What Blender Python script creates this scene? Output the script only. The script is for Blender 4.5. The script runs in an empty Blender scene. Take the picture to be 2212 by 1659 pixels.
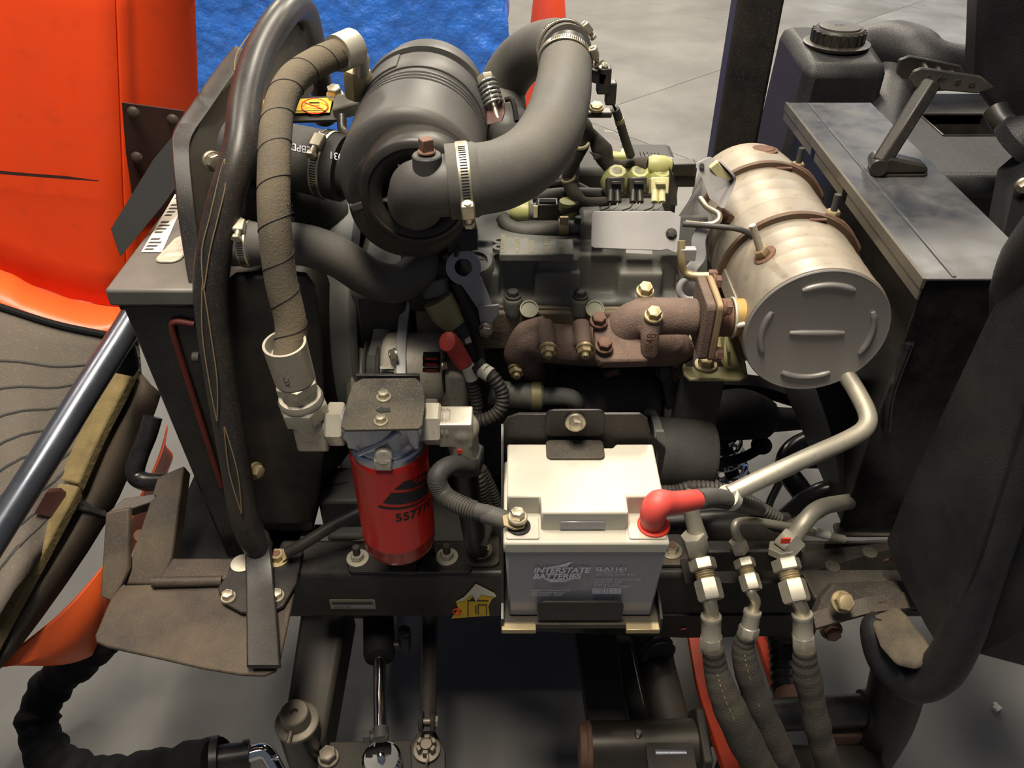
import bpy, bmesh, math, random
from mathutils import Vector as V, Matrix, Quaternion, noise
random.seed(7)
S = bpy.context.scene
COL = S.collection
PI = math.pi

# ------------------------------------------------------------------ camera
FPX, CZ, PITCH = 1750.0, 1.5, math.radians(38)
SP, CP = math.sin(PITCH), math.cos(PITCH)
cd = bpy.data.cameras.new('camera'); cam = bpy.data.objects.new('camera', cd); COL.objects.link(cam)
cam.location = (0, 0, CZ); cam.rotation_euler = (PI/2 - PITCH, 0, 0)
cd.sensor_width = 36; cd.lens = 36*FPX/2212; cd.clip_start = .02
S.camera = cam
# ------------------------------------------------------------------ world, exposure
w = bpy.data.worlds.new('world'); S.world = w; w.use_nodes = True
w.node_tree.nodes['Background'].inputs[0].default_value = (.72, .80, 1.0, 1)
w.node_tree.nodes['Background'].inputs[1].default_value = .13
S.view_settings.view_transform = 'Standard'; S.view_settings.look = 'None'
S.view_settings.gamma = 1; S.view_settings.exposure = 0.0
try: S.view_settings.use_curve_mapping = False
except Exception: pass
# ------------------------------------------------------------------ shop lamps (overhead strip lights) and the open roller door
def area(name, loc, size, energy, col, rot=(0, 0, 0)):
    l = bpy.data.lights.new(name, 'AREA'); l.shape = 'RECTANGLE'; l.size, l.size_y = size
    l.energy = energy; l.color = col
    o = bpy.data.objects.new(name, l); COL.objects.link(o); o.location = loc; o.rotation_euler = rot
    return o
LAMPS = [(-.2, .62, 3.2), (.3, 3.3, 3.9), (3.0, 4.8, 3.9), (-2.3, 1.9, 3.9), (1.0, 7.2, 3.9), (-2.4, 7.2, 3.9)]
LE = [125, 145, 105, 70, 310, 220]
for (x, y, z), e in zip(LAMPS, LE):
    area('strip_light', (x, y, z), (.45, 1.3), e, (1.0, .90, .74))
area('door_daylight', (5.5, 10.8, 2.2), (3.6, 3.2), 60, (.85, .92, 1.0), (-PI/2, 0, 0))

# ------------------------------------------------------------------ pixel -> place helpers (real depth Y, height Z or plane X given)
def _d(px, py):
    a = (px-1106)/FPX; b = (829.5-py)/FPX
    return V((a, CP+SP*b, -SP+CP*b))
def A(px, py, Y):
    d = _d(px, py); return V((0, 0, CZ)) + d*(Y/d.y)
def Az(px, py, z):
    d = _d(px, py); return V((0, 0, CZ)) + d*((z-CZ)/d.z)
def Ax(px, py, X):
    d = _d(px, py); return V((0, 0, CZ)) + d*(X/d.x)
def PX(l): return [A(*p) for p in l]
X_, Y_, Z_ = V((1, 0, 0)), V((0, 1, 0)), V((0, 0, 1))

# ------------------------------------------------------------------ materials
def lin(c):
    c /= 255.0
    return c/12.92 if c <= .04045 else ((c+.055)/1.055)**2.4
def mat(name, rgb, rough=.5, metal=0.0, var=.12, vs=14, dust=0.0, dcol=(150, 132, 98), ds=9, bump=0.0, bs=180, bd=.002, spec=.5, coat=0.0, trans=0, emis=None, spk=0.0, scol=(132, 122, 100), ss=620):
    m = bpy.data.materials.new(name); m.use_nodes = True
    nt = m.node_tree; N, L = nt.nodes, nt.links
    p = N['Principled BSDF']
    tc = N.new('ShaderNodeTexCoord')
    col = [lin(x) for x in rgb]
    n1 = N.new('ShaderNodeTexNoise'); n1.inputs['Scale'].default_value = vs; n1.inputs['Detail'].default_value = 6
    L.new(tc.outputs['Object'], n1.inputs['Vector'])
    r1 = N.new('ShaderNodeValToRGB'); r1.color_ramp.elements[0].position = .3; r1.color_ramp.elements[1].position = .7
    r1.color_ramp.elements[0].color = [c*(1-var) for c in col]+[1]
    r1.color_ramp.elements[1].color = [min(1, c*(1+var)) for c in col]+[1]
    L.new(n1.outputs['Fac'], r1.inputs['Fac'])
    out = r1.outputs['Color']
    p.inputs['Roughness'].default_value = rough; p.inputs['Metallic'].default_value = metal
    p.inputs['Specular IOR Level'].default_value = spec
    if coat: p.inputs['Coat Weight'].default_value = coat; p.inputs['Coat Roughness'].default_value = .08
    if trans: p.inputs['Transmission Weight'].default_value = trans
    if dust:
        n2 = N.new('ShaderNodeTexNoise'); n2.inputs['Scale'].default_value = ds; n2.inputs['Detail'].default_value = 9; n2.inputs['Roughness'].default_value = .65
        L.new(tc.outputs['Object'], n2.inputs['Vector'])
        r2 = N.new('ShaderNodeValToRGB'); r2.color_ramp.elements[0].position = .38; r2.color_ramp.elements[1].position = .75
        r2.color_ramp.elements[1].color = (dust, dust, dust, 1); r2.color_ramp.elements[0].color = (0, 0, 0, 1)
        L.new(n2.outputs['Fac'], r2.inputs['Fac'])
        mx = N.new('ShaderNodeMix'); mx.data_type = 'RGBA'
        L.new(r2.outputs['Color'], mx.inputs['Factor']); L.new(out, mx.inputs['A'])
        mx.inputs['B'].default_value = [lin(x) for x in dcol]+[1]
        out = mx.outputs['Result']
        mr = N.new('ShaderNodeMath'); mr.operation = 'MULTIPLY_ADD'
        L.new(r2.outputs['Color'], mr.inputs[0]); mr.inputs[1].default_value = .5; mr.inputs[2].default_value = rough; mr.use_clamp = True
        L.new(mr.outputs[0], p.inputs['Roughness'])
    if spk:
        n4 = N.new('ShaderNodeTexNoise'); n4.inputs['Scale'].default_value = ss; n4.inputs['Detail'].default_value = 3
        L.new(tc.outputs['Object'], n4.inputs['Vector'])
        r4 = N.new('ShaderNodeValToRGB'); r4.color_ramp.elements[0].position = .58; r4.color_ramp.elements[1].position = .72
        r4.color_ramp.elements[0].color = (0, 0, 0, 1); r4.color_ramp.elements[1].color = (spk, spk, spk, 1)
        L.new(n4.outputs['Fac'], r4.inputs['Fac'])
        mx4 = N.new('ShaderNodeMix'); mx4.data_type = 'RGBA'
        L.new(r4.outputs['Color'], mx4.inputs['Factor']); L.new(out, mx4.inputs['A']); mx4.inputs['B'].default_value = [lin(x) for x in scol]+[1]
        out = mx4.outputs['Result']
    L.new(out, p.inputs['Base Color'])
    if bump:
        n3 = N.new('ShaderNodeTexNoise'); n3.inputs['Scale'].default_value = bs; n3.inputs['Detail'].default_value = 4
        L.new(tc.outputs['Object'], n3.inputs['Vector'])
        b = N.new('ShaderNodeBump'); b.inputs['Strength'].default_value = bump; b.inputs['Distance'].default_value = bd
        L.new(n3.outputs['Fac'], b.inputs['Height']); L.new(b.outputs['Normal'], p.inputs['Normal'])
    if emis:
        p.inputs['Emission Color'].default_value = [lin(x) for x in emis[0]]+[1]; p.inputs['Emission Strength'].default_value = emis[1]
    return m
M = {}
M['black'] = mat('black_paint', (29, 28, 30), .38, dust=.16, dcol=(110, 98, 76), spk=.25, spec=.35)
M['blackd'] = mat('dusty_black_paint', (46, 44, 42), .5, dust=.45, dcol=(110, 100, 82), ds=7, spk=.55, spec=.3)
M['void'] = mat('matt_black', (24, 24, 25), .75, var=.05, spec=.15)
M['gloss'] = mat('glossy_black_paint', (19, 18, 21), .25, dust=.12, dcol=(110, 104, 96), ds=20, spk=.1, spec=.4)
M['brownblk'] = mat('dusty_brown_black_paint', (54, 47, 43), .5, dust=.4, dcol=(120, 104, 80), ds=8, spk=.4, spec=.3)
M['rubber'] = mat('dusty_rubber', (72, 71, 69), .62, dust=.3, dcol=(112, 104, 88), ds=6, bump=.1, bs=500, spk=.25, spec=.35)
M['rubberd'] = mat('dark_rubber', (46, 46, 46), .6, dust=.3, dcol=(96, 90, 78), bump=.1, bs=500, spk=.2, spec=.35)
M['hosew'] = mat('wrapped_hose_rubber', (84, 77, 66), .8, dust=.5, dcol=(118, 102, 78), ds=14, bump=.35, bs=420, spk=.35, spec=.25)
M['plastic'] = mat('dusty_black_plastic', (55, 55, 56), .46, dust=.3, dcol=(106, 98, 82), ds=5, spk=.15, spec=.4)
M['plasticd'] = mat('black_plastic', (27, 27, 28), .42, dust=.10, spec=.35)
M['pebble'] = mat('pebbled_black_plastic', (24, 24, 27), .45, var=.06, bump=.4, bs=420, dust=.12, dcol=(96, 92, 86), spec=.3)
M['zinc'] = mat('zinc_plated_steel', (196, 188, 168), .34, metal=.9, dust=.35, dcol=(128, 112, 80), ds=25)
M['fit'] = mat('dull_zinc_fitting', (178, 173, 160), .4, metal=.6, dust=.3, dcol=(150, 134, 98), ds=22, spk=.25, scol=(110, 96, 70), ss=160)
M['yzinc'] = mat('yellow_zinc', (172, 156, 122), .42, metal=.6, dust=.35, dcol=(140, 122, 80), ds=25)
M['chrome'] = mat('chromed_steel', (215, 215, 215), .1, metal=1.0, var=.03)
M['alu'] = mat('cast_aluminium', (186, 180, 166), .5, metal=.4, dust=.4, dcol=(140, 126, 98), bump=.15, bs=300, spk=.4, scol=(110, 96, 70), ss=160)
M['alub'] = mat('bare_aluminium', (170, 174, 184), .32, metal=.85, bump=.1, bs=200)
M['steelbar'] = mat('black_oxide_bar', (88, 92, 102), .26, metal=.75, dust=.3, dcol=(60, 56, 52), ds=24)
M['stainless'] = mat('heat_tinted_stainless', (152, 144, 132), .42, metal=.5, var=.14, vs=8, dust=.45, dcol=(140, 122, 94), ds=7, spk=.3, scol=(104, 80, 58), ss=60)
M['stainend'] = mat('dull_stainless_end', (150, 147, 144), .46, metal=.5, var=.08, vs=9, dust=.18, dcol=(120, 110, 95))
M['band'] = mat('rust_tinted_band', (160, 140, 110), .5, metal=.5, var=.2, vs=20, dust=.4, dcol=(104, 70, 46))
M['rust'] = mat('rusty_cast_iron', (108, 92, 84), .78, metal=.1, var=.2, vs=26, dust=.35, dcol=(126, 98, 78), bump=.6, bs=420, spk=.4, scol=(150, 120, 100), ss=260, spec=.3)
M['rustd'] = mat('deep_rust', (104, 76, 62), .7, metal=.2, var=.25, vs=30, dust=.3, dcol=(80, 50, 40), bump=.3, spk=.3, scol=(150, 110, 80))
M['heat'] = mat('heat_yellowed_pipe', (168, 138, 78), .5, metal=.5, var=.2, vs=22, dust=.4, dcol=(112, 78, 50))
M['eng'] = mat('grey_engine_paint', (94, 97, 96), .55, dust=.5, dcol=(116, 106, 82), ds=7, bump=.15, bs=260, spk=.3, scol=(140, 130, 104))
M['engd'] = mat('dark_engine_paint', (50, 51, 52), .6, dust=.3, dcol=(92, 84, 68), ds=7, spk=.2, spec=.3)
M['headg'] = mat('dusty_head_casting', (118, 108, 90), .75, dust=.4, dcol=(108, 84, 64), ds=16, bump=.3, spk=.5, scol=(96, 66, 50), ss=120)
M['olive'] = mat('olive_zinc_plate', (150, 144, 104), .48, metal=.3, dust=.4, dcol=(120, 106, 70), ds=12)
M['greyp'] = mat('pale_grey_bracket', (134, 132, 132), .5, dust=.15, dcol=(130, 124, 110))
M['greybr'] = mat('grey_steel_bracket', (156, 157, 160), .42, metal=.25, dust=.3, dcol=(120, 106, 82))
M['cream'] = mat('cream_plastic', (198, 190, 142), .5, dust=.25, dcol=(120, 108, 60))
M['green'] = mat('pale_green_plastic', (154, 154, 98), .45, dust=.35, dcol=(116, 108, 66))
M['orange'] = mat('orange_paint', (224, 66, 16), .45, var=.04, vs=5, dust=.12, dcol=(150, 60, 30), ds=30, spk=.12, scol=(120, 40, 20), ss=45)
M['orangel'] = mat('lighter_orange', (244, 100, 44), .4, var=.04, vs=5, dust=.1, dcol=(160, 70, 40), ds=30)  # lighter orange on the hood's lip and outer skin
M['oranger'] = mat('worn_orange_steel', (206, 64, 26), .5, dust=.35, dcol=(96, 44, 30), ds=14)
M['maroon'] = mat('dark_maroon_rubber', (64, 36, 32), .6, dust=.3, dcol=(84, 52, 44))
M['liner'] = mat('woven_grey_liner', (96, 89, 82), .85, dust=.4, dcol=(118, 108, 94), bump=.5, bs=520, spk=.4, ss=200)
M['foam'] = mat('mustard_foam', (116, 102, 68), .95, var=.3, vs=30, dust=.4, dcol=(96, 82, 50), bump=.8, bs=120)
M['blue'] = mat('blue_tarpaulin', (50, 118, 222), .36, var=.2, vs=9, bump=.6, bs=22, bd=.03, dust=.3, dcol=(96, 140, 210), ds=16)
M['cone'] = mat('orange_red_cone', (246, 82, 46), .5, var=.06, dust=.15, dcol=(140, 60, 40))
M['battop'] = mat('off_white_battery_lid', (180, 176, 164), .42, var=.04, dust=.16, dcol=(176, 160, 118), ds=14, spk=.12, scol=(140, 122, 84), ss=120)
M['batbody'] = mat('grey_battery_case', (130, 130, 136), .25, var=.03, vs=4, coat=.4)
M['print'] = mat('pale_print', (196, 196, 210), .5, var=.02)
M['white'] = mat('white_sticker', (208, 204, 190), .55, var=.05, dust=.3, dcol=(150, 138, 110))
M['ink'] = mat('black_ink', (26, 24, 24), .6, var=.02)
M['red'] = mat('red_filter_paint', (166, 26, 20), .28, var=.05, vs=5, coat=.3)
M['redb'] = mat('red_rubber_boot', (208, 74, 66), .5, var=.06, dust=.14, dcol=(150, 70, 56))
M['redm'] = mat('red_paint_mark', (224, 52, 30), .5, var=.05)
M['dullred'] = mat('faded_red_paint', (92, 34, 26), .6, var=.2)
M['yellow'] = mat('yellow_decal', (218, 176, 38), .5, var=.08, dust=.25, dcol=(150, 120, 50))
M['copper'] = mat('copper_winding', (150, 52, 36), .45, metal=.5)
M['conduit'] = mat('black_conduit', (52, 50, 48), .55, dust=.3, dcol=(104, 94, 76))
M['sleeve'] = mat('woven_black_sleeve', (46, 44, 41), .9, dust=.35, dcol=(108, 96, 74), ds=10, bump=.7, bs=480, spk=.3)
M['braid'] = mat('braided_sleeve', (46, 43, 39), .85, dust=.35, dcol=(110, 98, 74), bump=.7, bs=600)
M['spring'] = mat('spring_steel', (150, 150, 148), .3, metal=.8)
M['dust'] = mat('dried_dust', (148, 128, 96), .95, var=.2, vs=40, bump=.6, bs=200)
M['brownl'] = mat('brown_dust_line', (104, 88, 64), .9)
M['olivegrey'] = mat('olive_grey_paint', (116, 116, 98), .55, dust=.35, dcol=(128, 118, 92), spk=.2)
M['rimbrown'] = mat('burnt_brown_rim', (82, 64, 50), .55, metal=.3, var=.25, vs=30, dust=.3, dcol=(120, 92, 66))
M['under'] = mat('shaded_grimy_steel', (36, 34, 32), .5, dust=.35, dcol=(78, 68, 52), ds=8, spk=.15, spec=.3)  # steel darkened for the dim light under the frame, with grime over it
M['greyst'] = mat('dull_grey_steel', (116, 108, 96), .45, metal=.4, dust=.4, dcol=(86, 74, 56), ds=20)
M['lampw'] = mat('white_lamp_housing', (220, 220, 215), .5)

# ------------------------------------------------------------------ mesh builder
def frame(d):
    d = d.normalized(); u = d.cross(Z_)
    if u.length < .05: u = d.cross(X_)
    u.normalize(); return u, d.cross(u).normalized()
def smooth(pts, k=6):
    if len(pts) < 3: return [V(p) for p in pts]
    out = []
    P = [pts[0]*2-pts[1]] + list(pts) + [pts[-1]*2-pts[-2]]
    for i in range(1, len(P)-2):
        a, b, c, d = P[i-1], P[i], P[i+1], P[i+2]
        for j in range(k):
            t = j/k
            out.append(.5*((2*b)+(c-a)*t+(2*a-5*b+4*c-d)*t*t+(3*b-a-3*c+d)*t**3))
    out.append(V(pts[-1])); return out
class MB:
    def __init__(s): s.bm = bmesh.new()
    def face(s, vs):
        try: s.bm.faces.new(vs)
        except ValueError: pass
    def box(s, c, size, R=None):
        c = V(c); R = R or Matrix.Identity(3); vs = []
        for x in (-.5, .5):
            for y in (-.5, .5):
                for z in (-.5, .5):
                    vs.append(s.bm.verts.new(c + R @ V((x*size[0], y*size[1], z*size[2]))))
        for f in ((0, 1, 3, 2), (4, 6, 7, 5), (0, 4, 5, 1), (2, 3, 7, 6), (0, 2, 6, 4), (1, 5, 7, 3)): s.face([vs[i] for i in f])
        return s
    def bx(s, x0, x1, y0, y1, z0, z1):
        return s.box(((x0+x1)/2, (y0+y1)/2, (z0+z1)/2), (abs(x1-x0), abs(y1-y0), abs(z1-z0)))
    def rings(s, rs, caps=True, closed=False):
        R = [[s.bm.verts.new(p) for p in r] for r in rs]; n = len(R[0])
        m = len(R) if closed else len(R)-1
        for i in range(m):
            a, b = R[i], R[(i+1) % len(R)]
            for j in range(n): s.face([a[j], a[(j+1) % n], b[(j+1) % n], b[j]])
        if caps and not closed: s.face(R[0][::-1]); s.face(R[-1])
        return s
    def tube(s, pts, r, n=14, k=6, flat=None, caps=True):
        m = len(pts)
        rl = list(r) if isinstance(r, (list, tuple)) else [r]*m
        P = smooth([V(p) for p in pts], k) if k > 1 else [V(p) for p in pts]
        RR = []
        for i in range(len(P)):
            t = i/(len(P)-1)*(m-1); a = min(int(t), m-2); RR.append(rl[a]+(rl[a+1]-rl[a])*(t-a))
        T = [(P[min(i+1, len(P)-1)]-P[max(i-1, 0)]).normalized() for i in range(len(P))]
        u, v = frame(T[0]); rs = []
        for i, p in enumerate(P):
            if i:
                q = T[i-1].rotation_difference(T[i]); u = q @ u
                u = (u - T[i]*u.dot(T[i])).normalized()
            v = T[i].cross(u)
            f = flat or (1, 1)
            rs.append([p + (u*math.cos(2*PI*j/n)*f[0] + v*math.sin(2*PI*j/n)*f[1])*RR[i] for j in range(n)])
        return s.rings(rs, caps)
    def sweep(s, pts, wv, hv, k=5):
        """rectangular bar along pts: half-width vector wv and half-height vector hv kept fixed"""
        P = smooth([V(p) for p in pts], k) if k > 1 else [V(p) for p in pts]
        return s.rings([[p+wv+hv, p-wv+hv, p-wv-hv, p+wv-hv] for p in P])
    def cyl(s, a, b, r, r2=None, n=24):
        return s.tube([V(a), V(b)], [r, r if r2 is None else r2], n, 1)
    def lathe(s, o, d, prof, n=48, caps=True):
        o = V(o); d = V(d).normalized(); u, v = frame(d)
        return s.rings([[o+d*t+(u*math.cos(2*PI*j/n)+v*math.sin(2*PI*j/n))*max(r, 1e-5) for j in range(n)] for t, r in prof], caps)
    def hexa(s, c, d, rf, h, rot=0):
        """hex prism, base centre c, axis d, across-corner radius rf"""
        c = V(c); d = V(d).normalized(); u, v = frame(d)
        ring = lambda t, k: [c+d*t+(u*math.cos(PI/3*j+rot)+v*math.sin(PI/3*j+rot))*rf*k for j in range(6)]
        return s.rings([ring(0, .93), ring(h*.1, 1), ring(h*.88, 1), ring(h, .9)])
    def prism(s, poly, vec):
        vec = V(vec); a = [s.bm.verts.new(p) for p in poly]; b = [s.bm.verts.new(V(p)+vec) for p in poly]; n = len(a)
        s.face(a); s.face(b[::-1])
        for i in range(n): s.face([a[i], b[i], b[(i+1) % n], a[(i+1) % n]])
        return s
    def plate(s, c, u, v, wu, wv, th, rad=0, nseg=5):
        """rounded plate centred at c, axes u v, thickness th along u x v (below c: back)"""
        c = V(c); u = V(u).normalized(); v = V(v).normalized(); n = u.cross(v)
        return s.prism([c+u*x+v*y for x, y in rrect(wu, wv, rad, nseg)], n*(-th))
    def torus(s, c, d, R, r, n=32, m=10):
        c = V(c); u, v = frame(V(d)); d = V(d).normalized()
        rs = []
        for i in range(n):
            a = 2*PI*i/n; e = u*math.cos(a)+v*math.sin(a)
            rs.append([c+e*(R+r*math.cos(2*PI*j/m))+d*r*math.sin(2*PI*j/m) for j in range(m)])
        return s.rings(rs, False, True)
    def sph(s, c, r, sc=(1, 1, 1), n=20):
        m = Matrix.Translation(V(c)) @ Matrix.Diagonal((sc[0], sc[1], sc[2], 1))
        bmesh.ops.create_uvsphere(s.bm, u_segments=n, v_segments=n//2, radius=r, matrix=m); return s
    def grid(s, rows):
        R = [[s.bm.verts.new(p) for p in r] for r in rows]
        for i in range(len(R)-1):
            for j in range(len(R[0])-1): s.face([R[i][j], R[i][j+1], R[i+1][j+1], R[i+1][j]])
        return s
def rrect(wu, wv, rad, nseg=5):
    if rad <= 0: return [(-wu/2, -wv/2), (wu/2, -wv/2), (wu/2, wv/2), (-wu/2, wv/2)]
    out = []
    for cx, cy, a0 in ((wu/2-rad, wv/2-rad, 0), (-wu/2+rad, wv/2-rad, 90), (-wu/2+rad, -wv/2+rad, 180), (wu/2-rad, -wv/2+rad, 270)):
        for i in range(nseg+1):
            a = math.radians(a0+90*i/nseg); out.append((cx+rad*math.cos(a), cy+rad*math.sin(a)))
    return out

# ------------------------------------------------------------------ objects
WO = {}
def wo(o): return WO.get(o.name, V((0, 0, 0)))
def thing(name, label, cat, loc=(0, 0, 0), group=None):
    o = bpy.data.objects.new(name, None); COL.objects.link(o); o.location = loc; o.empty_display_size = .02
    o['label'] = label; o['category'] = cat
    if group: o['group'] = group
    WO[o.name] = V(loc); return o
def finish(me, mt, ang=38):
    if isinstance(mt, str): mt = M[mt]
    me.materials.append(mt)
    for p in me.polygons: p.use_smooth = True
    me.set_sharp_from_angle(angle=math.radians(ang))
def part(name, mb, mt, parent=None, bev=0, rem=0, sol=0, label=None, kind=None, sub=0, ang=38, sm=0):
    bm = mb.bm; bmesh.ops.recalc_face_normals(bm, faces=bm.faces)
    lo = V((min(v.co.x for v in bm.verts), min(v.co.y for v in bm.verts), min(v.co.z for v in bm.verts)))
    hi = V((max(v.co.x for v in bm.verts), max(v.co.y for v in bm.verts), max(v.co.z for v in bm.verts)))
    c = (lo+hi)/2
    for v in bm.verts: v.co -= c
    me = bpy.data.meshes.new(name); bm.to_mesh(me); bm.free(); finish(me, mt, ang)
    o = bpy.data.objects.new(name, me); COL.objects.link(o)
    o.location = c - (wo(parent) if parent else V((0, 0, 0))); WO[o.name] = c
    if parent: o.parent = parent
    if sol:
        d = o.modifiers.new('thick', 'SOLIDIFY'); d.thickness = abs(sol); d.offset = -1 if sol > 0 else 1
    if rem:
        d = o.modifiers.new('fuse', 'REMESH'); d.mode = 'VOXEL'; d.voxel_size = rem; d.use_smooth_shade = True
        d = o.modifiers.new('soft', 'SMOOTH'); d.factor = .5; d.iterations = sm or 6
    if bev:
        d = o.modifiers.new('bevel', 'BEVEL'); d.width = bev; d.segments = 2; d.limit_method = 'ANGLE'; d.angle_limit = math.radians(40)
    if sub:
        d = o.modifiers.new('sub', 'SUBSURF'); d.levels = d.render_levels = sub
    if label: o['label'] = label
    if kind: o['kind'] = kind
    return o
def single(name, mb, mt, label, cat, group=None, **k):
    o = part(name, mb, mt, None, **k); o['label'] = label; o['category'] = cat
    if group: o['group'] = group
    return o
def struct(name, mb, mt, **k):
    o = part(name, mb, mt, None, **k); o['kind'] = 'structure'; return o
CACHE = {}
def inst(key, make, name, parent, p, d, spin=0):
    """shared-mesh piece built along +Z, placed at p pointing along d"""
    if key not in CACHE:
        mb, mt = make(); bm = mb.bm; bmesh.ops.recalc_face_normals(bm, faces=bm.faces)
        me = bpy.data.meshes.new(name); bm.to_mesh(me); bm.free(); finish(me, mt, 30); CACHE[key] = me
    o = bpy.data.objects.new(name, CACHE[key]); COL.objects.link(o)
    o.parent = parent; o.location = V(p)-(wo(parent) if parent else V((0, 0, 0))); WO[o.name] = V(p)
    q = Z_.rotation_difference(V(d).normalized()) @ Quaternion(Z_, spin)
    o.rotation_euler = q.to_euler(); return o
def bolt(parent, p, d, r=.009, mt='zinc', washer=1.5, h=None, name='bolt', spin=.3, stud=0):
    h = h or r*.9
    def mk():
        m = MB()
        if washer: m.lathe((0, 0, -.001), Z_, [(0, r*washer), (r*.25+.001, r*washer), (r*.34+.001, r*washer*.93)], 24)
        m.hexa((0, 0, r*.25 if washer else -.001), Z_, r, h)
        if stud: m.lathe((0, 0, h), Z_, [(0, r*.5), (stud, r*.5), (stud+r*.1, r*.4)], 14)
        else: m.lathe((0, 0, h*.9), Z_, [(0, r*.74), (r*.28+h*.1, r*.7), (r*.32+h*.1, r*.55)], 14)
        return m, mt
    return inst(('bolt', r, mt, washer, h, stud), mk, name, parent, p, d, spin)
def washer_stud(parent, p, d, R=.022, r=.012, stud=.014, mt='zinc', studm='blackd'):
    """flat washer, hex nut and stud end as three pieces"""
    a = inst(('wash', R, mt), lambda: (MB().lathe((0, 0, -.001), Z_, [(0, R), (.0035, R), (.004, R*.96), (.004, r*.8)], 32), mt), 'washer', parent, p, d)
    b = inst(('nut', r, mt), lambda: (MB().hexa((0, 0, .003), Z_, r, r*.85), mt), 'nut', parent, p, d, .4)
    c = inst(('stud', r, stud, studm), lambda: (MB().lathe((0, 0, r*.8), Z_, [(0, r*.55), (stud, r*.55), (stud+.001, r*.45)], 16), studm), 'stud', parent, p, d)
def clamp(name, label, c, d, R, wd, up, group=None, mt='zinc', slots=True):
    """worm-drive hose clamp: band, perforations, screw housing, screw; 'up' is where the screw sits"""
    c = V(c); d = V(d).normalized(); up = V(up); up = (up-d*up.dot(d)).normalized(); t = d.cross(up)
    o = thing(name, label, 'hose clamp', c, group)
    part('band', MB().lathe(c-d*wd/2, d, [(0, R-.001), (0, R+.0012), (wd*.15, R+.0017), (wd*.85, R+.0017), (wd, R+.0012), (wd, R-.001)], 48, False), mt, o)
    if slots:
        m = MB()
        for i in range(4, 24):
            a = i*.075
            for sg in (1, -1):
                e = up*math.cos(a*sg)+t*math.sin(a*sg); R3 = Matrix((d, e.cross(d), e)).transposed()
                m.box(c+e*(R+.0018), (wd*.6, R*.03, .0006), R3)
        part('perforations', m, 'void', o, kind='stuff')
    b = c+up*(R+.005)
    R3 = Matrix((d, t, up)).transposed()
    part('screw_housing', MB().box(b, (wd*1.15, wd*1.5, .010), R3), mt, o, bev=.002)
    part('screw', MB().cyl(b-t*wd*.9, b+t*wd*1.3, wd*.32).hexa(b+t*wd*1.3, t, wd*.5, wd*.45), mt, o)
    return o
def corr(pts, r, pitch=.006, depth=.16, n=14):
    P = smooth(pts, 10); L = [0]
    for i in range(1, len(P)): L.append(L[-1]+(P[i]-P[i-1]).length)
    m = max(6, int(L[-1]/pitch*2)); out = []; j = 0
    for i in range(m+1):
        s = L[-1]*i/m
        while j < len(L)-2 and L[j+1] < s: j += 1
        out.append(P[j].lerp(P[j+1], (s-L[j])/max(1e-9, L[j+1]-L[j])))
    return MB().tube(out, [r if i % 2 else r*(1-depth) for i in range(m+1)], n, 1)
def text(s, org, u, v, size, mt, parent, name='lettering', ext=.0004, wrap=None, align='LEFT', shear=0, sx=1.0, bold=0.0):
    cu = bpy.data.curves.new('t', 'FONT'); cu.body = s; cu.size = 1; cu.align_x = align; cu.extrude = 0; cu.shear = shear
    cu.resolution_u = 3; cu.offset = bold
    t = bpy.data.objects.new('t', cu); COL.objects.link(t); bpy.context.view_layer.update()
    me = bpy.data.meshes.new_from_object(t.evaluated_get(bpy.context.evaluated_depsgraph_get()))
    bpy.data.objects.remove(t); bpy.data.curves.remove(cu)
    u = V(u).normalized(); v = V(v).normalized(); n = u.cross(v); org = V(org)
    m = MB(); m.bm.from_mesh(me); bpy.data.meshes.remove(me)
    if wrap: bmesh.ops.subdivide_edges(m.bm, edges=m.bm.edges, cuts=1)
    for k in m.bm.verts:
        x, y = k.co.x*size*sx, k.co.y*size
        k.co = wrap(x, y) if wrap else org+u*x+v*y+n*ext
    o = part(name, m, mt, parent); o.name = name; return o

# ================================================================== SETTING
# floor of cast slabs with open joints, turned 45 degrees to the machine
fl = mat('polished_concrete', (112, 111, 109), .42, var=.22, vs=2.2, dust=.75, dcol=(74, 73, 72), ds=1.3, spk=.12, bump=.08, bs=40)
M['floor'] = fl
floor = struct('floor', MB().bx(-14, 14, -6, 16, -.15, -.012), 'void')
ang = math.radians(-48); ex = V((math.cos(ang), math.sin(ang), 0)); ey = V((-ex.y, ex.x, 0))
jo = Az(1420, 318, 0); SL = 3.5; gap = .004
for i in range(-5, 6):
    for j in range(-5, 6):
        c = jo+ex*SL*(i+.35)+ey*SL*(j+.5)
        if -6 < c.y < 14 and abs(c.x) < 11:
            part('slab', MB().box(c-Z_*.03, (SL-gap, SL-gap, .06), Matrix((ex, ey, Z_)).transposed()), 'floor', floor)
struct('wall_back', MB().bx(-14, 3.4, 11.5, 11.7, 0, 4.6), mat('painted_block_wall', (196, 192, 182), .8))
struct('wall_back_upper', MB().bx(3.4, 14, 11.5, 11.7, 3.9, 4.6), 'lampw')
for i, (x, y, z) in enumerate(LAMPS):
    o = thing('strip_lamp', 'long white strip lamp hung from the shop ceiling', 'lamp', (x, y, z), 'strip lamps')
    part('housing', MB().bx(x-.25, x+.25, y-.7, y+.7, z+.03, z+.09), 'lampw', o, bev=.01)
    for s_ in (-.5, .5): part('chain', MB().cyl((x, y+s_, z+.09), (x, y+s_, 4.6), .006, n=8), 'zinc', o)

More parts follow.
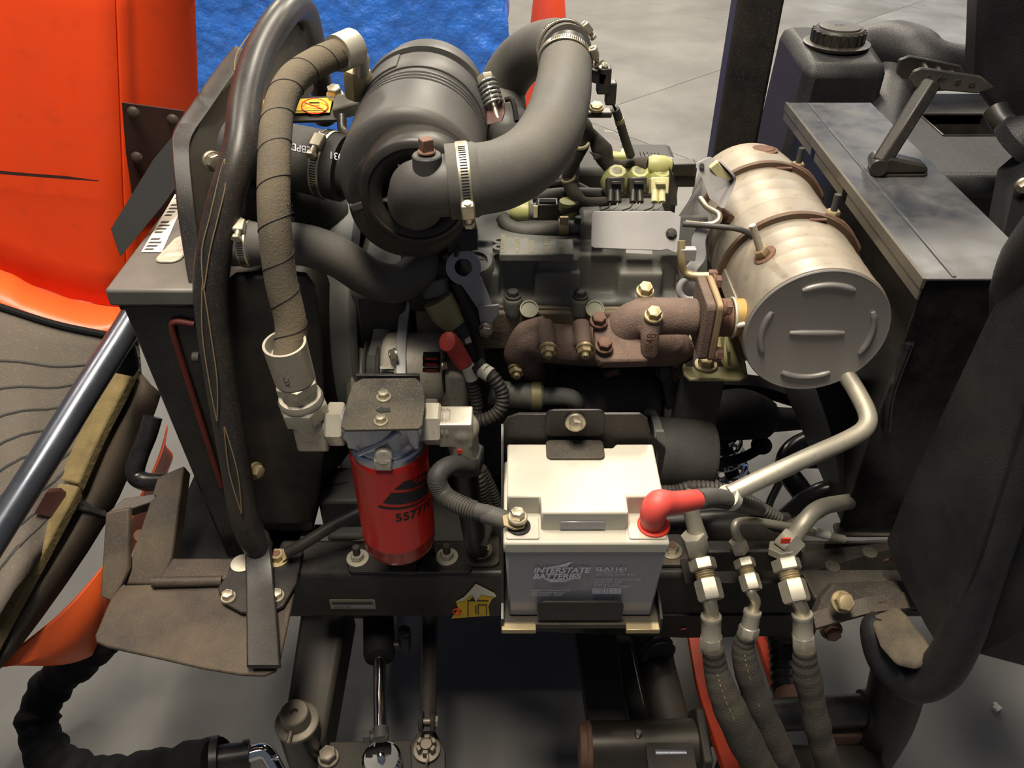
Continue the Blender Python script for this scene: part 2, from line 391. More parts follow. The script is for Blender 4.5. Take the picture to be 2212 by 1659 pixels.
# ================================================================== BACKGROUND THINGS
def tarp():
    bm = bmesh.new(); bmesh.ops.create_cube(bm, size=1)
    bmesh.ops.subdivide_edges(bm, edges=bm.edges, cuts=90, use_grid_fill=True)
    for v in bm.verts:
        x, y, z = v.co; k = .5+z
        p = V((-.70+x*1.34*(1+.02*(1-k)), 3.62+y*.85, .62*(1)+z*1.24))
        n = V((x, y, z)); m = max(abs(n.x), abs(n.y), abs(n.z)); nn = V((n.x if abs(n.x) > .49 else 0, n.y if abs(n.y) > .49 else 0, n.z if abs(n.z) > .49 else 0))
        q = noise.noise(p*3.1)*.03+abs(noise.noise(p*9))*.03-abs(noise.noise(V((p.x*22+p.z*9, p.y*20, p.z*13-p.x*6))))*.016+noise.noise(p*40)*.004
        fold = .02*math.sin(p.x*11+noise.noise(p*2)*4)*(1-k)
        v.co = p+nn*(q+fold)
    m = MB(); m.bm.free(); m.bm = bm; return m
single('tarpaulin', tarp(), 'blue', 'wrinkled blue tarpaulin draped over a crate behind the engine', 'tarpaulin', ang=80)
def cone():
    c = A(1184, 70, 4.2); c.z = 0
    o = thing('traffic_cone', 'orange-red traffic cone on the floor beyond the intake hoses', 'traffic cone', c)
    part('base', MB().plate(c+Z_*.03, X_, Y_, .38, .38, .03, .05), 'void', o, bev=.006)
    part('body', MB().lathe(c, Z_, [(.03, .155), (.04, .135), (.06, .125), (.5, .083), (.93, .036), (.945, .03), (.945, .02), (.8, .02)], 40), 'cone', o)
cone()

# ================================================================== FRAME RAIL, CROSS MEMBERS
def rails():
    o = thing('frame_rail', 'black steel frame rail with identification plate under the battery', 'frame rail', (.2, .8, .43))
    part('rail_tube', MB().bx(-.36, .80, .775, .845, .428, .535), 'black', o, bev=.008)
    # lower right gusset with holes
    part('lower_gusset', MB().prism([A(1085, 1330, .772), A(1110, 1362, .772), A(1480, 1378, .772), A(1760, 1372, .772), A(1770, 1330, .772)], (0, .006, 0)), 'black', o)
    for px, py in ((1335, 1347), (1145, 1352), (1402, 1362), (1478, 1362)):
        part('hole', MB().cyl(A(px, py, .7712), A(px, py, .7705)+Y_*.003, .007), 'void' if px < 1390 else 'dullred', o)
    # identification plate
    c = A(762, 1306, .7735)
    idp = part('identification_plate', MB().plate(c, X_, Z_, .070, .023, .001, .002), 'olivegrey', o)
    part('plate_field', MB().plate(c+V((0, -.0006, .004)), X_, Z_, .062, .006, .0006), 'engd', idp)
    part('plate_field', MB().plate(c+V((0, -.0006, -.004)), X_, Z_, .062, .006, .0006), 'alub', idp)
    text('16311 500', c+V((-.028, -.0014, -.006)), X_, Z_, .006, 'ink', idp)
    # torn decal
    pts = [(985, 1300), (1003, 1290), (1028, 1262), (1068, 1282), (1072, 1288), (1062, 1295), (1055, 1310), (1058, 1330), (975, 1336), (990, 1316)]
    d = part('torn_decal', MB().prism([A(x, y, .7735) for x, y in pts], (0, .0008, 0)), 'yellow', o, label='torn yellow warning decal')
    part('torn_backing', MB().prism([A(x, y, .7725) for x, y in [(985, 1300), (1003, 1290), (1028, 1262), (1068, 1282), (1072, 1290), (1040, 1284), (1028, 1300), (1020, 1284), (1000, 1298)]], (0, .0006, 0)), 'white', d)
    for x0, y0, x1, y1 in ((1010, 1298, 1012, 1332), (1010, 1297, 1055, 1299), (1027, 1308, 1029, 1326), (1032, 1306, 1034, 1328), (1034, 1306, 1050, 1308), (1050, 1306, 1052, 1328)):
        part('decal_line', MB().prism([A(x0, y0, .7728), A(x1, y0, .7728), A(x1, y1, .7728), A(x0, y1, .7728)], (0, .0004, 0)), 'ink', d)
    part('decal_triangle', MB().prism([A(1015, 1296, .7727), A(1034, 1296, .7727), A(1026, 1286, .7727)], (0, .0004, 0)), 'ink', d)
    part('decal_circle', MB().torus(A(987, 1321, .7728), Y_, .006, .0012, 20, 6), 'redm', d)
    # bolt foot plates on top of the rail
    f = part('filter_foot_plate', MB().plate(V((-.152, .803, .541)), X_, Y_, .185, .055, .006, .008), 'black', o, bev=.001)
    return o
RAIL = rails()
def stud_plate(px, py, label, w_=.05, dx=0):
    p = Az(px, py, .543)
    o = thing('stud_mount', label, 'mount', p)
    part('mount_plate', MB().plate(V((p.x+dx, p.y+.004, .5425)), X_, Y_, w_, .06, .006, .01), 'blackd', o, bev=.001)
    washer_stud(o, p, Z_, .0170, .0105, .005, 'zinc', 'rustd')
stud_plate(1040, 1190, 'zinc nut and washer on a small black plate left of the battery', dx=.002)
stud_plate(1450, 1190, 'zinc nut and washer on a small black plate right of the battery')
for k, (px, py) in enumerate(((773, 1207), (966, 1204))):
    p = Az(px, py, .5415)
    o = thing('rail_stud', ('rail stud with washer and nut beneath the red filter, towards the radiator', 'rail stud with washer and nut beneath the red filter, towards the battery')[k], 'bolt', p)
    washer_stud(o, p, Z_, .0170, .0105, .018, 'fit', 'blackd')

def far_side():
    single('far_frame_rail', MB().bx(-.50, .80, 1.46, 1.53, .428, .535), 'black', 'plain black frame rail on the far side of the engine', 'frame rail', bev=.008)
    single('floor_shade_block', MB().bx(-.34, .29, 1.10, 1.44, .13, .275), 'void', 'dark block added low under the engine to shade the floor', 'light blocker', bev=.02)  # unseen block added to stop far lamp light reaching the floor below
    o = thing('axle_beam', 'black axle beam crossing low under the engine', 'axle', (-.28, 1.2, .2))
    part('beam', MB().bx(-.36, -.22, .92, 1.5, .22, .34), 'black', o, bev=.01)
far_side()
# right-hand chassis deck, bracket
def right_deck():
    o = thing('chassis_deck', 'dusty black chassis deck behind the hydraulic fittings', 'chassis plate', A(1850, 1230, .76))
    z = .535
    part('deck_plate', MB().prism([Az(1480, 1200, z), Az(1735, 1190, z), Az(1740, 1172, z), Az(2010, 1160, z), Az(2060, 1330, z), Az(1760, 1290, z), Az(1735, 1240, z), Az(1480, 1232, z)], (0, 0, -.01)), 'blackd', o, bev=.002)
    part('deck_lip', MB().plate(A(1900, 1143, .86), X_, V((0, .8, .3)), .14, .022, .006, .004), 'blackd', o, bev=.001)
    for px, py in ((1798, 1225), (1878, 1195)):
        part('boss', MB().lathe(Az(px, py, z-.002), Z_, [(0, .012), (.003, .011), (.0042, .007)], 20), 'blackd', o)
    b = part('side_bracket', MB().prism([A(1755, 1335, .70), A(1775, 1290, .715), A(1800, 1265, .725), A(2040, 1258, .74), A(2040, 1290, .70), A(1900, 1300, .69), A(1830, 1330, .685)], (0, .012, -.008)), 'blackd', o, bev=.002)
    part('bracket_tongue', MB().sweep(PX([(1758, 1342, .675), (1840, 1318, .685), (1900, 1305, .69), (2040, 1290, .70)]), V((0, .010, .004)), V((0, 0, .0025))), 'brownblk', o)
    bolt(o, A(1818, 1300, .678), V((0, -.6, .8)), .0125, 'yzinc', 1.2, .013)
    bolt(o, A(1795, 1360, .69), V((0, -1, .2)), .0115, 'rustd', 1.35)
    part('pin', MB().tube(PX([(1910, 1214, .775), (1916, 1210, .77), (1928, 1208, .765)]), .0022, 8), 'rustd', o)
right_deck()

# ================================================================== BATTERY
def battery():
    x0, x1 = -.009, .180; xc = (x0+x1)/2; yf = .620
    o = thing('battery', 'grey sealed battery with off-white lid standing in a black tray', 'battery', (xc, .69, .642))
    part('case', MB().rings([[V((xc+sx*(hw-i*.0), y, z)) for sx, y in ((-1, yf+.004*(1-t)), (1, yf+.004*(1-t)), (1, .752), (-1, .752))] for i, (z, hw, t) in enumerate(((.642, .0895, 0), (.772, .0935, 1)))]), 'batbody', o, bev=.003)
    part('lid_rim', MB().bx(x0-.001, x1+.001, yf-.002, .755, .768, .786), 'battop', o, bev=.003)
    # raised cover with two terminal notches
    tl, tr = xc-.052, xc+.048
    poly = [(x0+.003, .664), (tl, .664), (tl, .638), (tr, .638), (tr, .664), (x1-.003, .664), (x1-.003, .755), (xc+.045, .755), (xc+.040, .748), (xc-.025, .748), (xc-.03, .755), (x0+.003, .755)]
    part('raised_cover', MB().prism([V((x, y, .815)) for x, y in poly], (0, 0, -.031)), 'battop', o, bev=.0025)
    part('cover_recess', MB().bx(xc-.03, xc+.022, .6365, .64, .788, .801), 'batbody', o, bev=.001)
    for xa, xb in ((x0+.002, tl-.002), (tr+.001, x1-.002)):
        part('terminal_pad', MB().plate(V(((xa+xb)/2, .640, .7885)), X_, Y_, xb-xa, .034, .003, .003), 'battop', o, bev=.001)
    # terminals
    n = Az(1121, 1137, .7895); p = Az(1412, 1134, .7895)
    part('negative_seal', MB().lathe(n-Z_*.002, Z_, [(0, .0135), (.0035, .0135), (.0045, .012), (.0045, 0)], 28), 'ink', o, label='black terminal seal')
    part('positive_seal', MB().lathe(p-Z_*.002, Z_, [(0, .019), (.0035, .019), (.0045, .017), (.0045, 0)], 28), 'redm', o, label='red terminal seal')
    bolt(o, A(1118, 1125, n.y-.001)+Z_*.005, Z_, .0085, 'zinc', 1.35, .009, 'terminal_bolt')
    # print
    F = lambda px, py: A(px, py, yf-.0005)
    t = F(1152, 1236); text('INTERSTATE', t, X_, Z_, .0135, 'print', o, 'logo_lettering', .0009, shear=.2, sx=.88, bold=.03)
    t = F(1151, 1249); text('BATTERIES', t, X_, Z_, .0135, 'print', o, 'logo_lettering', .0009, shear=.2, sx=.88, bold=.03)
    part('logo_bolt', MB().prism([F(*q)+Y_*.0002 for q in ((1186, 1226), (1208, 1222), (1238, 1213), (1226, 1224), (1214, 1226))], (0, .0002, 0)), 'print', o)
    part('logo_underline', MB().prism([F(*q)+Y_*.0002 for q in ((1176, 1251), (1240, 1251), (1222, 1257), (1190, 1258))], (0, .0002, 0)), 'print', o)
    text('SLA1161', F(1286, 1232), X_, Z_, .0092, 'print', o, 'model_lettering', .0006, sx=1.15, bold=.02)
    text('12V 35AH / 20 HR', F(1288, 1237), X_, Z_, .0042, 'print', o, ext=.0006)
    text('Max. charge current 10.5A', F(1288, 1242), X_, Z_, .0042, 'print', o, ext=.0006)
    text('INITIATION   FLOAT VOLTAGE', F(1284, 1253), X_, Z_, .0040, 'print', o, ext=.0006)
    text('Standby 13.5 - 13.8V', F(1284, 1258), X_, Z_, .0040, 'print', o, ext=.0006)
    text('Cycle 14.4 - 15.0V', F(1284, 1263), X_, Z_, .0040, 'print', o, ext=.0006)
    text('FLAME RETARDENT', F(1282, 1268), X_, Z_, .0052, 'print', o, ext=.0006)
    for k, s in enumerate(('Sealed Maintenance-Free', 'Rechargeable Battery', 'Nonspillable - AGM')):
        text(s, F(1149, 1276+k*5), X_, Z_, .0046, 'print', o, ext=.0006)
    m = MB(); x = 1280
    while x < 1343:
        wd = random.choice((1, 1.6, 2.4)); m.prism([F(*q) for q in ((x, 1271), (x+wd, 1271), (x+wd, 1283), (x, 1283))], (0, .0002, 0)); x += wd+random.choice((.8, 1.3))
    part('barcode', m, 'print', o, kind='stuff')
battery()
def tray():
    o = thing('battery_tray', 'black steel battery tray with tall back plate and front tab', 'battery tray', (.085, .69, .63))
    bp = [(-.013, .63), (.196, .63), (.196, .80), (.172, .825), (.168, .848), (.158, .857), (.008, .857), (-.006, .850), (-.013, .835)]
    part('back_plate', MB().prism([V((x, .762, z)) for x, z in bp], (0, .005, 0)), 'black', o, bev=.001)
    part('tray_floor', MB().bx(-.014, .188, .612, .766, .632, .641), 'blackd', o, bev=.001)
    for xa, xb in ((-.013, .030), (.142, .184)):
        part('floor_tab', MB().bx(xa, xb, .604, .616, .633, .641), 'yzinc', o, bev=.001, label='worn tan tray edge')
    part('front_tab', MB().plate(A(1253, 1321, .6135), X_, Z_, .106, .036, .004, .009), 'black', o, bev=.001)
    part('side_plate', MB().prism([V((-.0105, y, z)) for y, z in ((.61, .632), (.764, .632), (.764, .84), (.74, .83), (.63, .66), (.61, .655))], (-.003, 0, 0)), 'black', o)
    part('side_plate', MB().prism([V((.1835, y, z)) for y, z in ((.61, .632), (.764, .632), (.764, .80), (.72, .72), (.65, .665), (.61, .655))], (.003, 0, 0)), 'black', o)
    part('support_web', MB().bx(.0, .17, .766, .776, .50, .64), 'black', o)
tray()
def holddown():
    c = A(1243, 913, .758)
    o = thing('battery_hold_down', 'black L-shaped battery hold-down clamp with one zinc bolt', 'clamp', c)
    part('upright', MB().plate(A(1242, 915, .757), X_, Z_, .072, .042, .004, .009), 'black', o, bev=.001)
    part('lip', MB().plate(V((c.x, .742, .8185)), X_, Y_, .072, .034, .0035, .007), 'blackd', o, bev=.001)
    bolt(o, A(1243, 912, .754), -Y_+Z_*.15, .0085, 'zinc', 1.5, .008)
holddown()

# ================================================================== SPIN-ON FILTER
FX, FY = -.156, .757
def filt():
    o = thing('spin_on_filter', 'red spin-on hydraulic filter can with black stripes and numbers', 'filter', (FX, FY, .628))
    R = .0495
    part('can', MB().lathe((FX, FY, .626), Z_, [(0, 0), (0, R*.72), (.003, R*.86), (.009, R*.95), (.018, R), (.034, R), (.035, R*1.008), (.037, R), (.178, R), (.184, R*.985), (.187, R*.95), (.187, 0)], 64), 'red', o)
    part('collar', MB().lathe((FX, FY, .812), Z_, [(0, R*.95), (.008, R*.95), (.011, R*.9), (.011, 0)], 56), 'alub', o, label='bare metal collar')
    def wrapper(x0, z0, shear):
        def f(x, y):
            a = (x0+x)/R; return V((FX+math.sin(a)*(R+.0004), FY-math.cos(a)*(R+.0004), z0+y+shear*(x0+x)))
        return f
    def hit(px, py):
        d = _d(px, py); ox, oy = -FX, -FY; a = d.x**2+d.y**2; b = ox*d.x+oy*d.y; c_ = ox*ox+oy*oy-R*R; q = b*b-a*c_
        t = (-b-math.sqrt(max(q, 0)))/a; p = V((0, 0, CZ))+d*t
        return math.atan2(p.x-FX, FY-p.y)*R, p.z
    def stripe(q4, name='stripe'):
        (a, b, c_, d) = [hit(*q) for q in q4]; n = 16; f = wrapper(0, 0, 0); ln_ = lambda p, q, t: (p[0]+(q[0]-p[0])*t, p[1]+(q[1]-p[1])*t)
        part(name, MB().grid([[f(*ln_(ln_(a, b, i/n), ln_(d, c_, i/n), k/6)) for i in range(n+1)] for k in range(7)]), 'ink', o)
    stripe(((852, 1057), (924, 1036), (921, 1014), (872, 1040)))
    stripe(((827, 1086), (925, 1062), (924, 1038), (845, 1064)))
    stripe(((816, 1095), (925, 1070), (925, 1066), (819, 1091)))
    h0, h1 = hit(854, 1126), hit(920, 1100)
    text('557770', (0, 0, 0), X_, Z_, .0195, 'ink', o, 'part_number', wrap=wrapper(h0[0], h0[1]-(h1[1]-h0[1])/(h1[0]-h0[0])*h0[0], (h1[1]-h0[1])/(h1[0]-h0[0])), bold=.025)
    h0, h1 = hit(889, 1043), hit(921, 1032); sl_ = (h1[1]-h0[1])/(h1[0]-h0[0]); f1 = wrapper(h0[0], h0[1]-sl_*h0[0], sl_)
    text('RAN', (0, 0, 0), X_, Z_, .0125, 'red', o, 'brand_lettering', wrap=lambda x, y: f1(x, y)+V((.0003, -.0005, 0)), shear=.3, bold=.02)
filt()
def fhead():
    o = thing('filter_manifold', 'cast aluminium filter head between two hex nuts above the red can', 'filter head', (FX, FY, .823))
    zc = .846
    m = MB().lathe((FX, FY, .822), Z_, [(0, .043), (.006, .043), (.010, .040), (.03, .037), (.048, .034), (.056, .03)], 40)
    m.cyl((FX-.055, FY, zc), (FX+.052, FY, zc), .0215, n=28)
    m.bx(FX-.046, FX-.03, FY-.024, FY+.024, zc-.022, zc+.024).bx(FX+.028, FX+.044, FY-.024, FY+.024, zc-.022, zc+.024)
    part('casting', m, 'alub', o, rem=.0022)
    part('boss', MB().cyl(A(828, 992, FY-.047)+Y_*.02, A(828, 990, FY-.05), .0115, .0105, 20).box(A(828, 1000, FY-.046), (.021, .01, .018)), 'alu', o, bev=.002)
    part('rib', MB().tube([V((FX-.03, FY-.034, zc-.018)), V((FX-.005, FY-.037, zc-.002)), V((FX+.022, FY-.034, zc+.016))], .004, 10), 'alub', o)
fhead()
def fbracket():
    o = thing('filter_bracket', 'dusty black mounting plate bolted over the red filter', 'bracket', (FX, .80, .545))
    z = .884
    poly = [Az(762, 828, z), Az(782, 817, z), Az(898, 816, z), Az(915, 830, z), Az(918, 870, z), Az(912, 918, z), Az(905, 925, z), Az(745, 928, z), Az(736, 920, z), Az(748, 870, z)]
    part('top_plate', MB().prism(poly, (0, 0, -.004)), 'blackd', o, bev=.001)
    part('upright', MB().bx(FX-.04, FX+.04, .806, .811, .545, .884), 'black', o, bev=.001)
    part('foot', MB().bx(FX-.012, FX+.014, .770, .812, .541, .547), 'black', o)
    bolt(o, Az(829, 859, z), Z_, .0074, 'zinc', 1.3); bolt(o, Az(823, 911, z), Z_, .0068, 'zinc', 1.3)
    ar = [(812, 885), (826, 877), (826, 881), (843, 880), (843, 889), (826, 889), (826, 893)]
    part('flow_arrow', MB().prism([Az(x, y, z+.0012) for x, y in ar], (0, 0, -.001)), 'ink', o)
fbracket()
def lfit():
    zc = .846
    o = thing('hose_elbow_fitting', 'zinc hydraulic elbow joining the tall wrapped hose to the filter', 'fitting', A(690, 935, FY))
    part('port_nut', MB().hexa((FX-.050, FY, zc), -X_, .027, .021, .1), 'fit', o)
    part('thread', MB().lathe((FX-.070, FY, zc), -X_, [(0, .018), (.003, .0195), (.005, .018), (.008, .0195), (.012, .018)], 24), 'fit', o)
    e = A(672, 935, FY); up = (A(652, 868, FY-.005)-e).normalized()
    part('elbow', MB().box(A(678, 934, FY), (.040, .036, .036)).cyl(e, e+up*.042, .0195, n=20), 'fit', o, bev=.004)
    part('paint_mark', MB().plate(A(651, 921, FY-.0215), X_, Z_, .008, .007, .0008), 'redm', o)
    n1 = e+up*.032
    part('swivel_nut', MB().hexa(n1, up, .030, .024, .3), 'fit', o)
    part('collar', MB().lathe(n1+up*.024, up, [(0, .026), (.004, .027), (.009, .025), (.010, .021), (.024, .021)], 28), 'fit', o)
    n2 = n1+up*.046
    part('hose_nut', MB().hexa(n2, up, .026, .014, .1), 'fit', o)
    part('ferrule', MB().lathe(n2+up*.013, up, [(0, .0215), (.002, .0235), (.050, .0245), (.056, .0245), (.056, .0215), (.04, .019)], 36), 'fit', o)
    text('A53V4', n2+up*.02+V((.002, -.0235, 0)), up, X_*-1, .009, 'ink', o, 'stamp')
    return n2+up*.05
HB = lfit()
def rfit():
    zc = .846
    o = thing('drop_elbow_fitting', 'zinc hydraulic elbow turning down between the filter and battery', 'fitting', A(990, 930, FY))
    part('port_nut', MB().hexa((FX+.048, FY, zc), X_, .027, .021, .1), 'fit', o)
    part('thread', MB().lathe((FX+.068, FY, zc), X_, [(0, .018), (.003, .0195), (.005, .018), (.008, .0195), (.012, .018)], 24), 'fit', o)
    e = A(990, 925, FY)
    part('elbow', MB().box(A(985, 922, FY), (.042, .036, .038)).cyl(A(998, 930, FY), A(1004, 985, FY), .0195, n=20).sph(A(1000, 925, FY), .021), 'fit', o, rem=.002)
    part('paint_mark', MB().plate(A(993, 976, FY-.02), X_, Z_, .006, .006, .0008), 'redm', o)
    part('drop_nut', MB().hexa(A(1003, 972, FY), -Z_, .026, .03, .2), 'engd', o)
    part('drop_tube', MB().tube(PX([(1004, 1000, FY), (1010, 1060, FY+.005), (1020, 1130, FY+.02), (1030, 1190, FY+.06)]), .0165, 18), 'plasticd', o)
rfit()
def wrapped_hose():
    pts = [HB-V((0, 0, .006))]+PX([(628, 700, .765), (606, 600, .78), (593, 480, .80), (592, 360, .84), (600, 250, .90), (628, 178, .95), (680, 138, 1.0), (738, 112, 1.04)])
    o = thing('wrapped_hose', 'tall brown-black wrapped hydraulic hose standing before the radiator', 'hose', pts[0])
    r = .0178
    part('hose_body', MB().tube(pts, r, 26, 8), 'hosew', o)
    # spiral wrap seam
    P = smooth(pts, 16); L = 0; u, v = frame(P[1]-P[0]); hel = []
    for i in range(len(P)-1):
        t = (P[i+1]-P[i]).normalized(); u = (u-t*u.dot(t)).normalized(); v = t.cross(u)
        L += (P[i+1]-P[i]).length; a = L/.042*2*PI
        hel.append(P[i]+(u*math.cos(a)+v*math.sin(a))*(r+.0002))
    part('wrap_seam', MB().tube(hel, .0006, 6, 3), 'ink', o)
    text('3/4 in', A(619, 440, .775), V((.05, 0, -1)), V((1, 0, .05)), .009, 'engd', o, 'hose_print')
    d = (pts[-1]-pts[-2]).normalized()
    c = pts[-1]
    part('ferrule', MB().lathe(c-d*.008, d, [(0, r+.001), (0, r+.0045), (.030, r+.0045), (.034, r), (.034, .008)], 30), 'fit', o)
    part('elbow_tube', MB().tube([c+d*.022]+PX([(768, 108, 1.06), (780, 128, 1.07), (779, 160, 1.08)]), .0105, 18), 'fit', o)
    n = A(772, 152, 1.085)
    part('elbow_nut', MB().hexa(n, V((-.05, 0, -1)), .0185, .036, .2), 'yzinc', o)
    text('A53V2', c+d*.002+V((.004, -.022, .008)), V((-.3, 0, -1)), V((1, 0, -.3)), .008, 'engd', o, 'stamp')
wrapped_hose()

# ================================================================== RADIATOR, SHROUD, GUARD
def radiator():
    o = thing('radiator', 'black radiator core box with weld-patched top tank', 'radiator', (-.46, 1.1, .42))
    part('side_panel', MB().rings([[V((-.512+dx, .90, z)), V((-.405, .90, z)), V((-.405, 1.42, z)), V((-.512+dx, 1.42, z))] for z, dx in ((.42, .03), (.935, 0))]), 'gloss', o, bev=.004)
    part('top_tank', MB().bx(-.522, -.395, .89, 1.43, .932, .957), mat('dusty_aluminium_tank', (98, 96, 92), .5, metal=.3, var=.2, dust=.5, dcol=(96, 90, 80)), o, bev=.004)
    sl = part('info_sticker', MB().prism([Az(305, 545, .9578), Az(350, 545, .9578), Az(405, 420, .9578), Az(378, 420, .9578)], (0, 0, .0005)), 'white', o, label='cream printed sticker')
    for k in range(16):
        f = k/16
        a = Az(309+71*f, 540-118*f, .9586); b = Az(343+57*f, 540-118*f, .9586)
        if k % 5 != 4: part('print_line', MB().prism([a.lerp(b, .06), a.lerp(b, .6+.35*((k*7) % 5)/5), a.lerp(b, .6+.35*((k*7) % 5)/5)+V((.001, .0045, 0)), a.lerp(b, .06)+V((.001, .0045, 0))], (0, 0, .0002)), 'engd', sl)
    part('weld_patch', MB().plate(Az(383, 535, .961), X_, V((.12, 1, 0)), .034, .075, .004, .012), 'alu', o, bev=.002)
    m = MB()
    for k in range(8): m.sph(Az(362+k*6.5, 549-k*.5, .960), .006, (1, 1.6, .5), 10)
    part('weld_bead', m, 'alu', o)
    # red seal line on the front panel
    part('red_seal', MB().tube(PX([(420, 700, .897), (380, 695, .896), (372, 712, .896), (395, 790, .896), (430, 900, .896), (478, 1050, .896)]), .0042, 10), 'dullred', o)
    part('groove', MB().tube(PX([(262, 662, .899), (330, 658, .898), (425, 665, .898)]), .005, 8), 'gloss', o)
    part('lower_hook', MB().bx(-.44, -.41, .885, .90, .60, .63), 'dullred', o, bev=.003)
    part('stud', MB().cyl(A(418, 772, .885), A(432, 772, .885), .0075), 'rubberd', o)
    # slanted deflector flap over the top
    fl_ = part('deflector_flap', MB().prism([A(238, 495, 1.02), A(258, 555, .99), A(345, 450, 1.06), A(385, 395, 1.1), A(392, 270, 1.17), A(330, 345, 1.12)], (.004, .004, .002)), 'void', o, bev=.001)
radiator()
single('shade_sheet', MB().bx(-.60, -.36, .845, 1.40, .385, .425), 'void', 'flat black sheet added for the shade beneath the radiator box', 'bracket', bev=.004)  # dark sheet added in place of the shade under the radiator
single('engine_mount', MB().bx(-.31, -.21, .90, .98, .36, .56).bx(-.30, -.24, .88, .92, .40, .50), 'engd', 'dark engine mount block low behind the red filter', 'mount', bev=.006)
def shroud():
    o = thing('fan_shroud', 'black fan shroud box between radiator and engine', 'fan shroud', (-.33, 1.1, .43))
    m = MB(); rs = []
    for X, y0, y1, z0, z1, rd in ((-.408, .905, 1.40, .47, .945, .03), (-.36, .915, 1.39, .50, .935, .06), (-.30, .93, 1.38, .53, .925, .10), (-.262, .945, 1.37, .56, .92, .14)):
        rs.append([V((X, (y0+y1)/2+a, (z0+z1)/2+b)) for a, b in rrect(y1-y0, z1-z0, rd, 8)])
    m.rings(rs, False); part('shroud_wall', m, 'plasticd', o, sol=.004, ang=50)
    part('front_apron', MB().grid([[A(x, 575, .915), A(x+dx1, 760, .905), A(x+dx2, 980, .895), A(x+dx3, 1150, .89)] for x, dx1, dx2, dx3 in ((452, 30, 60, 100), (560, 25, 45, 40), (640, 20, 38, 40), (687, 14, 28, -20))]), 'plasticd', o, sol=.005, ang=60, sub=1)
    part('fan_ring', MB().lathe((-.275, 1.16, .745), X_, [(0, .205), (0, .215), (.04, .215), (.045, .222), (.05, .215), (.05, .205)], 64, False), 'eng', o)
    b = MB()
    part('hub', MB().lathe((-.27, 1.16, .745), X_, [(0, .05), (.03, .05), (.04, .035), (.05, 0)], 32), 'engd', o)
    for k in range(7):
        a = 2*PI*k/7+.3; e = V((0, math.cos(a), math.sin(a))); t = V((0, -math.sin(a), math.cos(a)))
        c = V((-.255, 1.16, .745))
        part('fan_blade', MB().prism([c+e*.045+t*.02+X_*.01, c+e*.045-t*.02-X_*.01, c+e*.195-t*.045-X_*.012, c+e*.2+t*.03+X_*.012], X_*.003), 'engd', o)
shroud()
